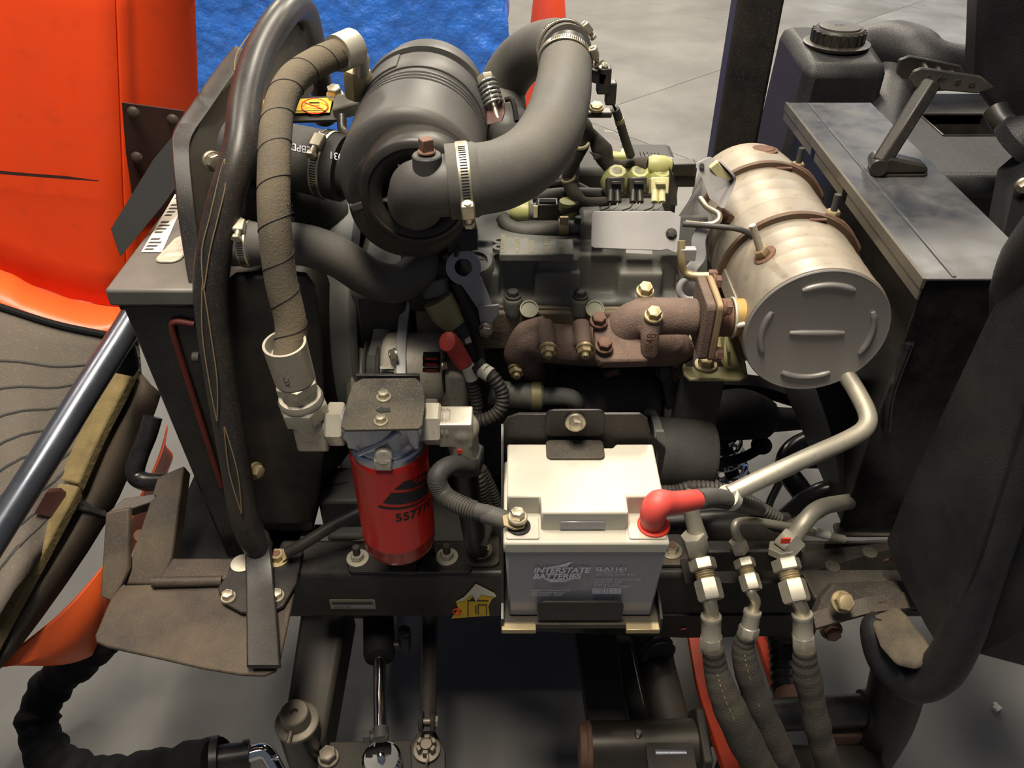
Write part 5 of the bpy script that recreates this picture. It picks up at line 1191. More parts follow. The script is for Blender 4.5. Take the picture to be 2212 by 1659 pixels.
# ================================================================== STARTER, COOLANT PIPE
def lower_engine():
    o = thing('coolant_pipe', 'dusty grey coolant hose and bent pipe above the battery tray', 'pipe', A(1130, 855, .93))
    part('hose', MB().tube(PX([(1060, 845, .945), (1100, 852, .945), (1172, 856, .945)]), .0195, 22), 'eng', o)
    part('clip', MB().lathe(A(1148, 855, .945), X_, [(0, .0195), (0, .0212), (.014, .0212), (.014, .0195)], 30, False), 'olive', o)
    part('pipe', MB().tube(PX([(1165, 856, .945), (1215, 856, .945), (1240, 864, .948), (1246, 885, .96)]), .0135, 20), 'eng', o)
    o = thing('oil_cooler_cylinder', 'dark cylindrical housing low on the engine behind the battery', 'housing', A(1340, 860, 1.0))
    part('body', MB().lathe(A(1200, 860, 1.0), X_, [(0, .05), (.003, .055), (.145, .055), (.16, .045), (.165, 0)], 40), 'engd', o)
    part('end_cone', MB().lathe(A(1425, 865, 1.0), X_, [(0, .045), (.02, .05), (.035, .04), (.04, 0)], 30), 'eng', o)
    part('sensor_elbow', MB().tube(PX([(1390, 890, .95), (1410, 900, .945), (1405, 930, .945)]), .0095, 14), 'eng', o)
    o = thing('starter_motor', 'dusty black starter motor barrel to the right of the battery', 'starter motor', A(1470, 980, .92))
    a, b = A(1395, 975, .90), A(1535, 985, .90)
    part('barrel', MB().lathe(a, b-a, [(0, 0), (0, .052), (.006, .054), (.092, .054), (.098, .050), (.098, 0)], 48), 'rubberd', o)
    part('end_ring', MB().lathe(a+V((.0, 0, 0)), b-a, [(0, .0545), (0, .056), (.012, .056), (.012, .0545)], 48, False), 'eng', o)
    part('end_frame', MB().lathe(a-X_*.03, X_, [(0, .03), (.004, .044), (.03, .05)], 40), 'engd', o)
    part('upper_block', MB().bx(A(1440, 900, .98).x, A(1530, 900, .98).x, .93, 1.02, .64, .80), 'engd', o, bev=.006)
    part('strap', MB().sweep(PX([(1425, 930, .872), (1432, 980, .862), (1425, 1030, .868)]), V((.006, 0, 0)), V((0, -.003, 0)), 3), 'eng', o)
    o = thing('dipstick_bracket', 'folded dark bracket below the manifold end', 'bracket', A(1450, 830, .97))
    part('plate', MB().prism([A(1420, 800, .955), A(1465, 800, .955), A(1475, 840, .95), A(1470, 900, .96), A(1440, 900, .96), A(1432, 835, .95)], (0, .02, 0)), 'engd', o, bev=.003)
    bolt(o, A(1433, 803, .95), V((0, -.8, .5)), .009, 'engd', 1.3)
    bolt(o, A(1469, 808, .955), V((0, -.8, .5)), .010, 'rustd', 1.3)
lower_engine()

# ================================================================== CABLES ROUND BATTERY
def bat_cables():
    o = thing('negative_battery_cable', 'grey taped negative battery cable bolted to the left terminal', 'cable', A(960, 1050, .70))
    pts = PX([(1012, 1008, .74), (975, 1005, .72), (945, 1030, .70), (960, 1070, .69), (1010, 1098, .67), (1060, 1112, .66), (1092, 1124, .655)])
    part('cable', MB().tube(pts, [.0115, .012, .0125, .0115, .0105, .0105, .010], 18), 'rubberd', o)
    m = MB()
    P = smooth(pts, 10)
    for i in range(22, 44): 
        if i % 1 == 0: m.torus(P[i], P[i+1]-P[i-1], .0112, .0012, 18, 6)
    part('tape_wrap', m, 'conduit', o)
    part('sleeve', MB().tube(PX([(1045, 1109, .663), (1075, 1118, .657), (1095, 1125, .654)]), .0115, 18), 'rubber', o)
    lug = [Az(1085, 1118, .795), Az(1100, 1112, .796), Az(1125, 1118, .796), Az(1136, 1128, .796), Az(1132, 1142, .796), Az(1112, 1146, .796), Az(1088, 1138, .795)]
    part('ring_lug', MB().prism(lug, (0, 0, .003)), 'yzinc', o, bev=.0005)
    o = thing('earth_strap', 'short grey cable ending at the nut left of the battery', 'cable', A(1045, 1150, .76))
    part('cable', MB().tube(PX([(1060, 1120, .80), (1050, 1150, .79), (1044, 1172, .785)]), .0085, 14), 'rubber', o)
    part('lug', MB().prism([Az(1036, 1165, .556), Az(1052, 1165, .556), Az(1056, 1190, .548), Az(1030, 1190, .548)], (0, 0, .002)), 'yzinc', o)
    o = thing('positive_battery_cable', 'red-booted positive battery cable leading to ribbed conduit', 'cable', A(1430, 1110, .66))
    p = Az(1412, 1134, .7895)
    b = [p+V((-.002, 0, .002)), A(1412, 1108, p.y-.004), A(1424, 1088, p.y+.0), A(1455, 1086, p.y+.01), A(1510, 1078, p.y+.03)]
    part('boot', MB().tube(b, [.0135, .0155, .0165, .0135, .0120], 24, 8), 'redb', o)
    part('boot_ring', MB().torus(p+V((-.001, 0, .006)), Z_, .0135, .0022, 28, 8), 'redb', o)
    part('conduit', corr(PX([(1508, 1078, .668), (1540, 1075, .69), (1580, 1082, .72)]), .0125, .005), 'conduit', o)
    part('tape_band', MB().tube(PX([(1570, 1072, .715), (1580, 1078, .72)]), .0155, 20, 1), 'white', o)
    part('dark_tail', MB().tube(PX([(1580, 1080, .722), (1600, 1090, .74), (1640, 1100, .77)]), [.0125, .012, .009], 16), 'conduit', o)
    o = thing('side_conduit', 'ribbed black conduits running behind the battery to the frame', 'cable', A(1560, 1050, .85))
    part('conduit', corr(PX([(1415, 1062, .82), (1460, 1062, .82), (1500, 1052, .82), (1570, 1060, .82), (1620, 1085, .82), (1680, 1120, .82)]), .0105), 'conduit', o)
    part('conduit', corr(PX([(1590, 1075, .83), (1640, 1115, .83), (1690, 1140, .83), (1750, 1110, .85)]), .0085), 'conduit', o)
    o = thing('drop_conduit', 'ribbed black conduits dropping between the filter and battery', 'cable', A(1050, 1080, .8))
    part('conduit', corr(PX([(1020, 1000, .84), (1036, 1040, .83), (1045, 1080, .83), (1058, 1120, .84)]), .0105), 'conduit', o)
    part('conduit', corr(PX([(1040, 1010, .86), (1060, 1050, .86), (1075, 1090, .86)]), .008), 'conduit', o)
    o = thing('ground_cable', 'black ground cable running from foot plate under the red filter', 'cable', A(680, 1160, .78))
    part('cable', MB().tube(PX([(620, 1195, .79), (660, 1172, .80), (720, 1135, .82), (790, 1100, .84)]), .0088, 16), 'plasticd', o)
    part('lug', MB().prism([Az(612, 1195, .553), Az(628, 1185, .558), Az(630, 1200, .556), Az(610, 1215, .551)], (0, 0, .002)), 'yzinc', o)
bat_cables()
def low_pipes():
    o = thing('lower_radiator_hose', 'ribbed grey lower radiator hose with clamp behind the red filter', 'hose', A(730, 1180, .9))
    part('hose', MB().tube(PX([(660, 1180, .90), (720, 1178, .90), (830, 1170, .90), (900, 1180, .92)]), .034, 26), 'rubber', o)
    clamp('hose_clamp', 'worm-drive clamp on the low hose behind the ground cable', A(688, 1180, .90), X_, .0345, .013, V((0, -.9, .3)), 'hose clamps')
    o = thing('cross_pipes', 'pair of dark pipes crossing behind the red filter', 'pipe', A(730, 1050, .95))
    for py in (1052, 1072): part('pipe', MB().tube(PX([(690, py+10, .93), (740, py, .94), (800, py-8, .95)]), .0085, 12), 'gloss', o)
    single('short_upright', MB().bx(-.06, -.03, .86, .90, .42, .60), 'black', 'short black upright behind the red filter', 'bracket')
low_pipes()

# ================================================================== HYDRAULIC BULKHEAD
def bulkhead():
    o = thing('bulkhead_plate', 'black bulkhead plate holding three hydraulic connectors', 'bracket', A(1610, 1200, .735))
    part('plate', MB().prism([A(1488, 1195, .735), A(1730, 1192, .735), A(1734, 1204, .735), A(1720, 1232, .735), A(1500, 1236, .735), A(1486, 1208, .735)], (0, .005, .002)), 'black', o, bev=.001)
    part('web', MB().bx(A(1490, 1210, .74).x, A(1728, 1210, .74).x, .738, .782, .556, .562), 'black', o)
bulkhead()
def hyd(name, label, up_pts, base, col2, s, hose_pts, tube_r, elbow_pts, fer, pipe_extra=None, mark=True):
    """bulkhead connector: upper nut, lock nut, thread, lower nut, bent tube, ferrule, sleeved hose"""
    o = thing(name, label, 'hydraulic line', A(*base), 'hydraulic lines through the bulkhead')
    b = A(*base); d = (A(*col2)-b).normalized()
    part('lock_nut', MB().hexa(b, d, .0185*s, .016*s, .2), 'fit', o)
    t = b+d*.015*s
    part('thread', MB().lathe(t, d, [(i*.0017*s, (.0125 if i % 2 else .0138)*s) for i in range(10)], 24), 'yzinc', o)
    n = t+d*.013*s
    part('swivel_nut', MB().hexa(n, d, .0178*s, .028*s, .2), 'fit', o)
    if mark: part('paint_mark', MB().box(t+V((.004, -.0138*s, .0)), (.010*s, .002, .005)), 'redm', o)
    e = [n+d*.022*s]+PX(elbow_pts)
    part('bent_tube', MB().tube(e, tube_r, 18), 'zinc', o)
    f0, f1 = A(*fer[0]), A(*fer[1]); fd = (f1-f0).normalized(); L = (f1-f0).length; fr = fer[2]
    part('ferrule', MB().lathe(f0, fd, [(0, tube_r), (0, fr*.95), (.003, fr), (.006, fr*.92), (L*.55, fr*.92), (L*.58, fr)], 30), 'fit', o)
    part('ferrule_nut', MB().hexa(f0+fd*L*.56, fd, fr*1.12, L*.44, .15), 'fit', o)
    P = PX(hose_pts)
    Q = smooth(P, 14); rl_ = [fr*1.0]+list(fer[3]); n_ = len(Q)
    rad = []
    for i in range(n_):
        t = i/(n_-1)*(len(P)-1); a_ = min(int(t), len(P)-2); r_ = rl_[a_]+(rl_[a_+1]-rl_[a_])*(t-a_)
        rad.append(r_*(1+.10*noise.noise(Q[i]*38)+.05*math.sin(i*1.1)*math.exp(-i/22)))
    part('hose_sleeve', MB().tube(Q, rad, 22, 1), 'sleeve', o)
    for i in range(16, n_-2, 3):
        part('stitch', MB().cyl(Q[i]+V((-.003, -rad[i]*.82, rad[i]*.62)), Q[i+1]+V((-.003, -rad[i+1]*.82, rad[i+1]*.62))+(Q[i+1]-Q[i])*.4, .0005, n=6), 'dust', o) if s < 1.02 else None
    return o
def upper(o, pts, r, nut, mt='fit'):
    part('steel_pipe', MB().tube(PX(pts), r, 18), mt, o)
    a, b, rr = nut; a = A(*a); b = A(*b)
    part('pipe_nut', MB().hexa(a, b-a, rr, (b-a).length, .2), 'fit', o)
o = hyd('hydraulic_line', 'sleeved hydraulic line next to the battery, largest bend downwards', None, (1515, 1208, .728), (1532, 1275, .690), 1.0,
    [(1540, 1400, .648), (1546, 1440, .640), (1560, 1490, .62), (1590, 1560, .60), (1640, 1660, .58), (1690, 1760, .56)], .0098, [(1533, 1300, .678), (1537, 1320, .672), (1536, 1345, .668)], ((1536, 1330, .670), (1536, 1408, .652), .0145, [.0165, .020, .0235, .025, .025]))
upper(o, [(1512, 1165, .745), (1498, 1125, .755), (1492, 1085, .765), (1500, 1060, .775)], .0115, ((1496, 1155, .742), (1506, 1192, .736), .0175))
part('adapter', MB().lathe(A(1506, 1188, .738), V((.1, -.3, -1)), [(0, .013), (.012, .013)], 20), 'fit', o)
o = hyd('hydraulic_line', 'thin middle hydraulic line with tilted ferrule through the bulkhead', None, (1606, 1208, .728), (1620, 1255, .70), .78,
    [(1612, 1370, .66), (1606, 1400, .655), (1615, 1450, .64), (1645, 1540, .62), (1690, 1640, .60), (1730, 1740, .58)], .0072, [(1622, 1280, .686), (1632, 1300, .682), (1622, 1330, .676)], ((1626, 1320, .676), (1614, 1378, .66), .0125, [.0155, .018, .0205, .021, .021]))
upper(o, [(1598, 1170, .745), (1588, 1145, .75), (1596, 1128, .76), (1640, 1128, .775), (1720, 1142, .79), (1822, 1165, .81)], .0062, ((1592, 1168, .742), (1600, 1192, .737), .0125))
part('pipe_tag', MB().tube(PX([(1760, 1149, .796), (1788, 1156, .80)]), .0068, 14, 1), 'white', o)
o = hyd('hydraulic_line', 'sleeved hydraulic line beside the dusty plastic lip', None, (1695, 1208, .728), (1715, 1275, .690), 1.05,
    [(1738, 1400, .648), (1740, 1440, .64), (1752, 1500, .625), (1768, 1580, .605), (1790, 1660, .59), (1810, 1750, .57)], .0100, [(1722, 1295, .678), (1732, 1318, .672), (1734, 1345, .668)], ((1733, 1325, .670), (1736, 1405, .652), .0145, [.0185, .018, .0185, .0185, .0185]))
upper(o, [(1712, 1165, .75), (1740, 1125, .765), (1770, 1098, .79), (1818, 1086, .84), (1870, 1080, .92)], .0118, ((1718, 1160, .75), (1690, 1190, .737), .0190))
part('adapter', MB().hexa(A(1688, 1180, .739), V((.05, -.3, -1)), .0185, .012), 'fit', o)
part('paint_mark', MB().box(A(1697, 1168, .722), (.012, .002, .010)), 'redm', o)

def silver_pipe():
    pts = PX([(1575, 1068, .72), (1640, 1037, .735), (1740, 990, .76), (1830, 950, .785), (1868, 925, .80), (1874, 895, .82), (1850, 845, .86), (1822, 800, .90), (1790, 740, .95)])
    single('silver_pipe', MB().tube(pts, .0118, 20), 'fit', 'long bare silver pipe slanting from the red boot towards bulkhead', 'pipe')
silver_pipe()

# ================================================================== FAR-SIDE SUSPENSION SEEN THROUGH THE GAP
def susp():
    o = thing('suspension_arm', 'black cast arm on the far side behind the starter motor', 'arm', A(1620, 900, 1.3))
    part('hub', MB().tube(PX([(1530, 900, 1.28), (1600, 895, 1.28), (1650, 905, 1.3)]), [.05, .055, .045], 20), 'void', o, rem=.006)
    part('arm_tube', MB().tube(PX([(1640, 905, 1.3), (1720, 905, 1.32), (1840, 895, 1.36)]), [.03, .024, .022], 16), 'void', o)
    part('upper_rail', MB().sweep(PX([(1540, 828, 1.35), (1640, 835, 1.36), (1740, 862, 1.36), (1850, 862, 1.36)]), V((0, .02, 0)), V((0, 0, .014)), 4), 'void', o)
    o = thing('coil_shock', 'coil spring shock absorber seen past the starter motor', 'shock absorber', A(1570, 990, 1.30))
    a, b = A(1548, 890, 1.32), A(1590, 1060, 1.30)
    part('damper_body', MB().cyl(a, b, .016), 'void', o)
    d = (b-a).normalized(); u, v = frame(d); L = (b-a).length
    part('coil_spring', MB().tube([a+d*L*i/96+(u*math.cos(i*2*PI/14)+v*math.sin(i*2*PI/14))*.034 for i in range(97)], .006, 8, 2), 'chrome', o)
    o = thing('tie_rod', 'black bent tie rod with ball end on the far side', 'rod', A(1600, 990, 1.25))
    part('rod', MB().tube(PX([(1535, 1005, 1.24), (1600, 990, 1.25), (1640, 970, 1.26)]), .011, 14), 'void', o)
    part('ball_end', MB().sph(A(1645, 962, 1.26), .022, (1, 1, .8)), 'void', o)
    o = thing('bent_far_tubes', 'black bent steel tubes below the bulkhead on the far side', 'tube', A(1740, 1000, 1.1))
    part('bent_tube', MB().tube(PX([(1800, 945, 1.2), (1740, 955, 1.2), (1705, 980, 1.18), (1700, 1015, 1.15), (1730, 1060, 1.1), (1770, 1120, 1.05)]), .021, 18), 'gloss', o)
    part('thin_rod', MB().tube(PX([(1690, 1030, 1.2), (1665, 1080, 1.16), (1645, 1140, 1.1)]), .008, 12, 1), 'black', o)
    part('cross_rod', MB().tube(PX([(1740, 1005, 1.22), (1825, 1005, 1.2)]), .007, 10, 1), 'black', o)
    part('lower_tube', MB().tube(PX([(1690, 1120, .95), (1745, 1075, .95), (1790, 1055, .95), (1840, 1055, .95)]), .0145, 16), 'gloss', o)
    single('inner_frame_tube', MB().tube(PX([(1440, 1150, .92), (1560, 1140, .92), (1700, 1145, .92)]), .030, 20), 'black', 'thick black tube lying behind the hydraulic pipes', 'tube')
susp()

# ================================================================== RIGHT-HAND BODYWORK
def cover():
    o = thing('guard_cover', 'scuffed black sheet-metal cover with folded lip beside canister', 'cover', (.56, 1.15, .95))
    mt = mat('scuffed_black_sheet', (50, 53, 60), .3, metal=.2, var=.35, vs=9, dust=.6, dcol=(104, 101, 96), ds=11, spk=.2)
    x0, x1, y0, y1, z = .497, .648, .845, 1.465, 1.0
    part('top_sheet', MB().bx(x0, x1, y0, y1, z-.003, z), mt, o, bev=.001)
    part('raised_edge', MB().bx(x0+.034, x0+.039, y0+.004, y1-.004, z-.001, z+.0014), mt, o, bev=.0006)
    # folded lip with two notches
    ys = [(y0, 1.115), (1.135, 1.275), (1.295, y1)]
    lipm = mat('tan_worn_lip', (80, 76, 70), .5, metal=.2, var=.2, dust=.4, dcol=(116, 104, 84), spk=.2)
    for a, b in ys: part('folded_lip', MB().bx(x0-.002, x0+.001, a, b, z-.030, z-.001), lipm, o, bev=.0006)
    part('lip_bead', MB().bx(x0-.0035, x0+.001, y0-.001, y1+.001, z-.013, z+.0008), lipm, o)
    # bulkhead below
    o2 = thing('heat_shield', 'black sheet-metal shield standing on the frame beside canister', 'panel', (.56, .9, .54))
    part('inner_wall', MB().bx(.520, .524, .855, 1.46, .54, .996), 'black', o2)
    part('front_sheet', MB().prism([A(1996, 612, .85), A(2190, 605, .85), A(2190, 1150, .85), A(1813, 1140, .852)], (0, .004, 0)), 'gloss', o2, bev=.001)
    part('stiffener', MB().tube(PX([(1965, 740, .848), (1925, 850, .848), (1915, 930, .848)]), .006, 10), 'gloss', o2)
    part('brace', MB().sweep(PX([(1790, 820, 1.0), (1830, 940, .95), (1850, 1060, .90)]), V((.024, 0, 0)), V((0, .003, .002)), 3), 'black', o2)
cover()
def stay():
    o = thing('prop_stay', 'black prop stay hinged on the scuffed cover holding the seat', 'stay', Az(1930, 370, 1.0))
    c = Az(1940, 372, 1.0)
    part('base_plate', MB().plate(c+V((0, .004, .004)), X_, V((-.1, 1, 0)), .080, .045, .004, .015), 'plasticd', o, bev=.001)
    part('hinge_cover', MB().rings([[c+V((x, y*(1-.1*k), .004+h)) for x, y in ((-.036, -.018), (-.036, .020), (.036, .016), (.036, -.018))] if False else [c+V((x*kx, y*kx, .004+hz*(1-.5*(x > 0)))) for x, y in ((-.034, -.018), (-.034, .018), (.038, .016), (.038, -.016))] for k, kx, hz in ((0, 1, 0), (1, .95, .018), (2, .8, .026))]), 'plasticd', o, bev=.004)
    a = A(1902, 352, c.y-.005); b = A(2012, 175, 1.18)
    b = a+ (A(2012, 178, 1.20)-a)
    part('rod', MB().tube([a, b], .0155, 6, 1), 'black', o, bev=.002)
    part('hinge_barrel', MB().cyl(c+V((-.040, -.020, .014)), c+V((-.030, .020, .014)), .012), 'plasticd', o)
    part('clip_side', MB().prism([A(1942, 130, 1.24), A(1965, 120, 1.24), A(2075, 142, 1.22), A(2092, 168, 1.22), A(1950, 172, 1.24), A(1937, 158, 1.24)], (0, .006, 0)), 'plasticd', o, bev=.002)
    part('clip_side', MB().prism([A(1964, 172, 1.20), A(1974, 154, 1.20), A(1992, 146, 1.20), A(2120, 165, 1.18), A(2150, 190, 1.17), A(2112, 203, 1.17), A(1972, 190, 1.20)], (0, .006, 0)), 'plasticd', o, bev=.002)
    for k in range(4): part('clip_rung', MB().cyl(A(1995+k*30, 140+k*8, 1.235-k*.006), A(2010+k*30, 168+k*5, 1.195-k*.006), .004), 'plasticd', o)
    part('clip_rivet', MB().lathe(A(2034, 174, 1.193), -Y_, [(0, .008), (.003, .008), (.003, .005), (.001, .004)], 16), 'plasticd', o)
stay()
def rops():
    p = A(1592, 305, 1.66)
    o = thing('roll_bar_post', 'tall square black roll-bar post rising behind the canister', 'post', (p.x, 1.66, 0))
    part('post', MB().bx(p.x-.045, p.x+.045, 1.66, 1.72, .2, 2.3), 'black', o, bev=.008)
    part('foot', MB().bx(p.x-.06, p.x+.06, 1.64, 1.74, .0, .2), 'black', o, bev=.008)
rops()
def console():
    o = thing('side_console', 'moulded black side console with fuel cap hollow and tray pocket', 'console', (.85, 1.7, .3))
    zt = 1.0
    m = MB()
    def sec(y, z0, z1, x0, x1): return [V((x0-.03, y, z0)), V((x1, y, z0)), V((x1, y, z1)), V((x0, y, z1))]
    m.rings([sec(1.615, .3, 1.018, .572, .735), sec(1.72, .3, 1.03, .575, .74), sec(1.86, .3, 1.034, .58, .74)])
    part('tank_block', m, 'pebble', o, bev=.022)
    part('cap_well', MB().lathe(V((.66, 1.725, 1.028)), Z_, [(0, .064), (.006, .066), (.008, .060)], 40), 'plasticd', o)
    # swept ridge
    rd = PX([(1840, 112, 1.86), (1875, 106, 1.86), (1925, 105, 1.83), (1972, 122, 1.78), (2010, 140, 1.75), (2080, 146, 1.75), (2260, 146, 1.77)])
    part('swept_ridge', MB().tube(rd, [.045, .05, .058, .06, .052, .045, .045], 22), 'pebble', o, rem=.006)
    part('ridge_wall', MB().tube(PX([(1960, 110, 1.9), (1925, 190, 1.74), (1905, 290, 1.56), (1900, 360, 1.46)]), [.05, .05, .045, .04], 20), 'pebble', o, rem=.006)
    # tray shelf with pocket
    z = .925; x0, x1, y0, y1 = .80, 1.25, 1.33, 1.74; px0, px1, py0, py1 = .818, .945, 1.50, 1.615
    m = MB()
    m.bx(x0-.08, px0, y0, y1, z-.02, z).bx(px1, x1, y0, y1, z-.02, z).bx(px0, px1, y0, py0, z-.02, z).bx(px0, px1, py1, y1, z-.02, z)
    part('tray_shelf', m, 'pebble', o)
    m = MB(); m.bx(px0, px1, py0, py1, z-.09, z-.08).bx(px0-.004, px0, py0, py1, z-.09, z-.001).bx(px1, px1+.004, py0, py1, z-.09, z-.001).bx(px0, px1, py1, py1+.004, z-.09, z-.001).bx(px0, px1, py0-.004, py0, z-.09, z-.001)
    part('tray_pocket', m, 'plasticd', o)
    part('pocket_rim', MB().tube([V((x, y, z)) for x, y in ((px0, py0), (px1, py0), (px1, py1), (px0, py1), (px0, py0))], .0025, 8, 1), 'plasticd', o)
    part('shelf_nose', MB().tube([V((x0-.08, y0, z-.024)), V((x1, y0, z-.024))], .024, 18, 1), 'pebble', o)
    part('front_wall', MB().bx(x0-.08, x1, y0-.005, y0+.01, .3, z-.02), 'plasticd', o)
    cap = A(1812, 92, 1.83); cap = V((.66, 1.725, 1.032))
    c = part('fuel_cap', MB().lathe(cap, Z_, [(0, .050), (.004, .052), (.026, .050), (.030, .046), (.030, 0)], 60), 'plasticd', o, label='round black ribbed fuel cap')
    part('top_disc', MB().lathe(cap+Z_*.030, Z_, [(0, .040), (.003, .040), (.004, .037), (.0035, .0)], 48), 'plastic', c)
    for k in range(20):
        a = 2*PI*k/20; part('grip_rib', MB().box(cap+V((math.cos(a)*.0515, math.sin(a)*.0515, .015)), (.004, .006, .022), Matrix.Rotation(a, 3, 'Z')), 'plasticd', c)
    text('FUEL', cap+V((-.010, .0, .0340)), X_, Y_, .009, 'void', c, 'cap_lettering', .0004)
console()
def seat():
    o = thing('operator_seat', 'dark tilted operator seat base at the edge of the console', 'seat', (1.0, 1.35, .9))
    p = [A(2118, -60, 1.30), A(2112, 60, 1.32), A(2106, 190, 1.33), A(2140, 235, 1.31), A(2190, 270, 1.28), A(2330, 300, 1.26), A(2330, -60, 1.28)]
    part('seat_cushion', MB().prism(p, (.02, .09, .0)), 'pebble', o, bev=.012)
    part('pedestal', MB().prism([A(2178, 410, 1.12), A(2260, 340, 1.12), A(2330, 640, 1.02), A(2175, 640, 1.02), A(2150, 560, 1.04)], (.02, .08, 0)), 'void', o, bev=.008)
    part('seat_frame', MB().tube(PX([(2150, 236, 1.29), (2165, 262, 1.27), (2200, 285, 1.25), (2260, 300, 1.24)]), .018, 14), 'plasticd', o)
    part('adjuster_boot', MB().lathe(A(2196, 320, 1.2), V((.5, -.3, 1)), [(0, 0), (0, .045), (.02, .045), (.05, .02), (.05, 0)], 24), 'pebble', o)
    bolt(o, A(2210, 400, 1.10), -Y_, .010, 'zinc', 1.2)
seat()
def fender():
    o = thing('plastic_fender', 'large pebbled black plastic fender panel with rounded rim', 'fender', (.58, .7, .56))
    X = .535
    pl = [(2330, 420), (2236, 540), (2185, 590), (2130, 690), (2040, 880), (1962, 1050), (1914, 1168), (1930, 1220), (1962, 1285), (1998, 1352), (2024, 1396), (2060, 1340), (2110, 1200), (2160, 1040), (2212, 860), (2330, 560)]
    part('side_panel', MB().prism([Ax(x, y, X) for x, y in pl], X_*.012), 'pebble', o, bev=.003)
    part('corner_roll', MB().tube([Ax(2330, 440, .55), Ax(2240, 560, .555), Ax(2195, 640, .56), Ax(2150, 740, .555)], [.035, .035, .028, .006], 18), 'pebble', o)
    rim = [Ax(2330, 600, .56), Ax(2232, 880, .56), Ax(2180, 1060, .56), Ax(2122, 1240, .56), Ax(2078, 1370, .555), Ax(2030, 1450, .548), Ax(1972, 1472, .53), Ax(1915, 1425, .505), Ax(1888, 1360, .49), Ax(1895, 1330, .492)]
    part('rim', MB().tube(rim, [.024, .024, .024, .024, .025, .027, .027, .025, .018, .010], 22, 8), 'pebble', o)
    part('dusty_lip', MB().prism([Az(x, y, .585) for x, y in ((1882, 1328), (1940, 1306), (1965, 1330), (2015, 1395), (2018, 1420), (1985, 1440), (1940, 1430), (1905, 1390))], (0, 0, -.012)), mat('dusty_plastic', (66, 60, 52), .85, dust=.6, dcol=(112, 100, 80), ds=30, spk=.3), o, bev=.008)
    part('front_face', MB().grid([[Ax(2110, 1405, .575), Ax(2150, 1230, .58), Ax(2240, 930, .585), Ax(2330, 640, .59)], [V((.70, .60, .56)), V((.70, .62, .70)), V((.70, .66, .9)), V((.70, .70, 1.1))], [V((1.1, .60, .56)), V((1.1, .62, .70)), V((1.1, .66, .9)), V((1.1, .70, 1.1))]]), 'pebble', o, sol=.006, ang=60)
fender()

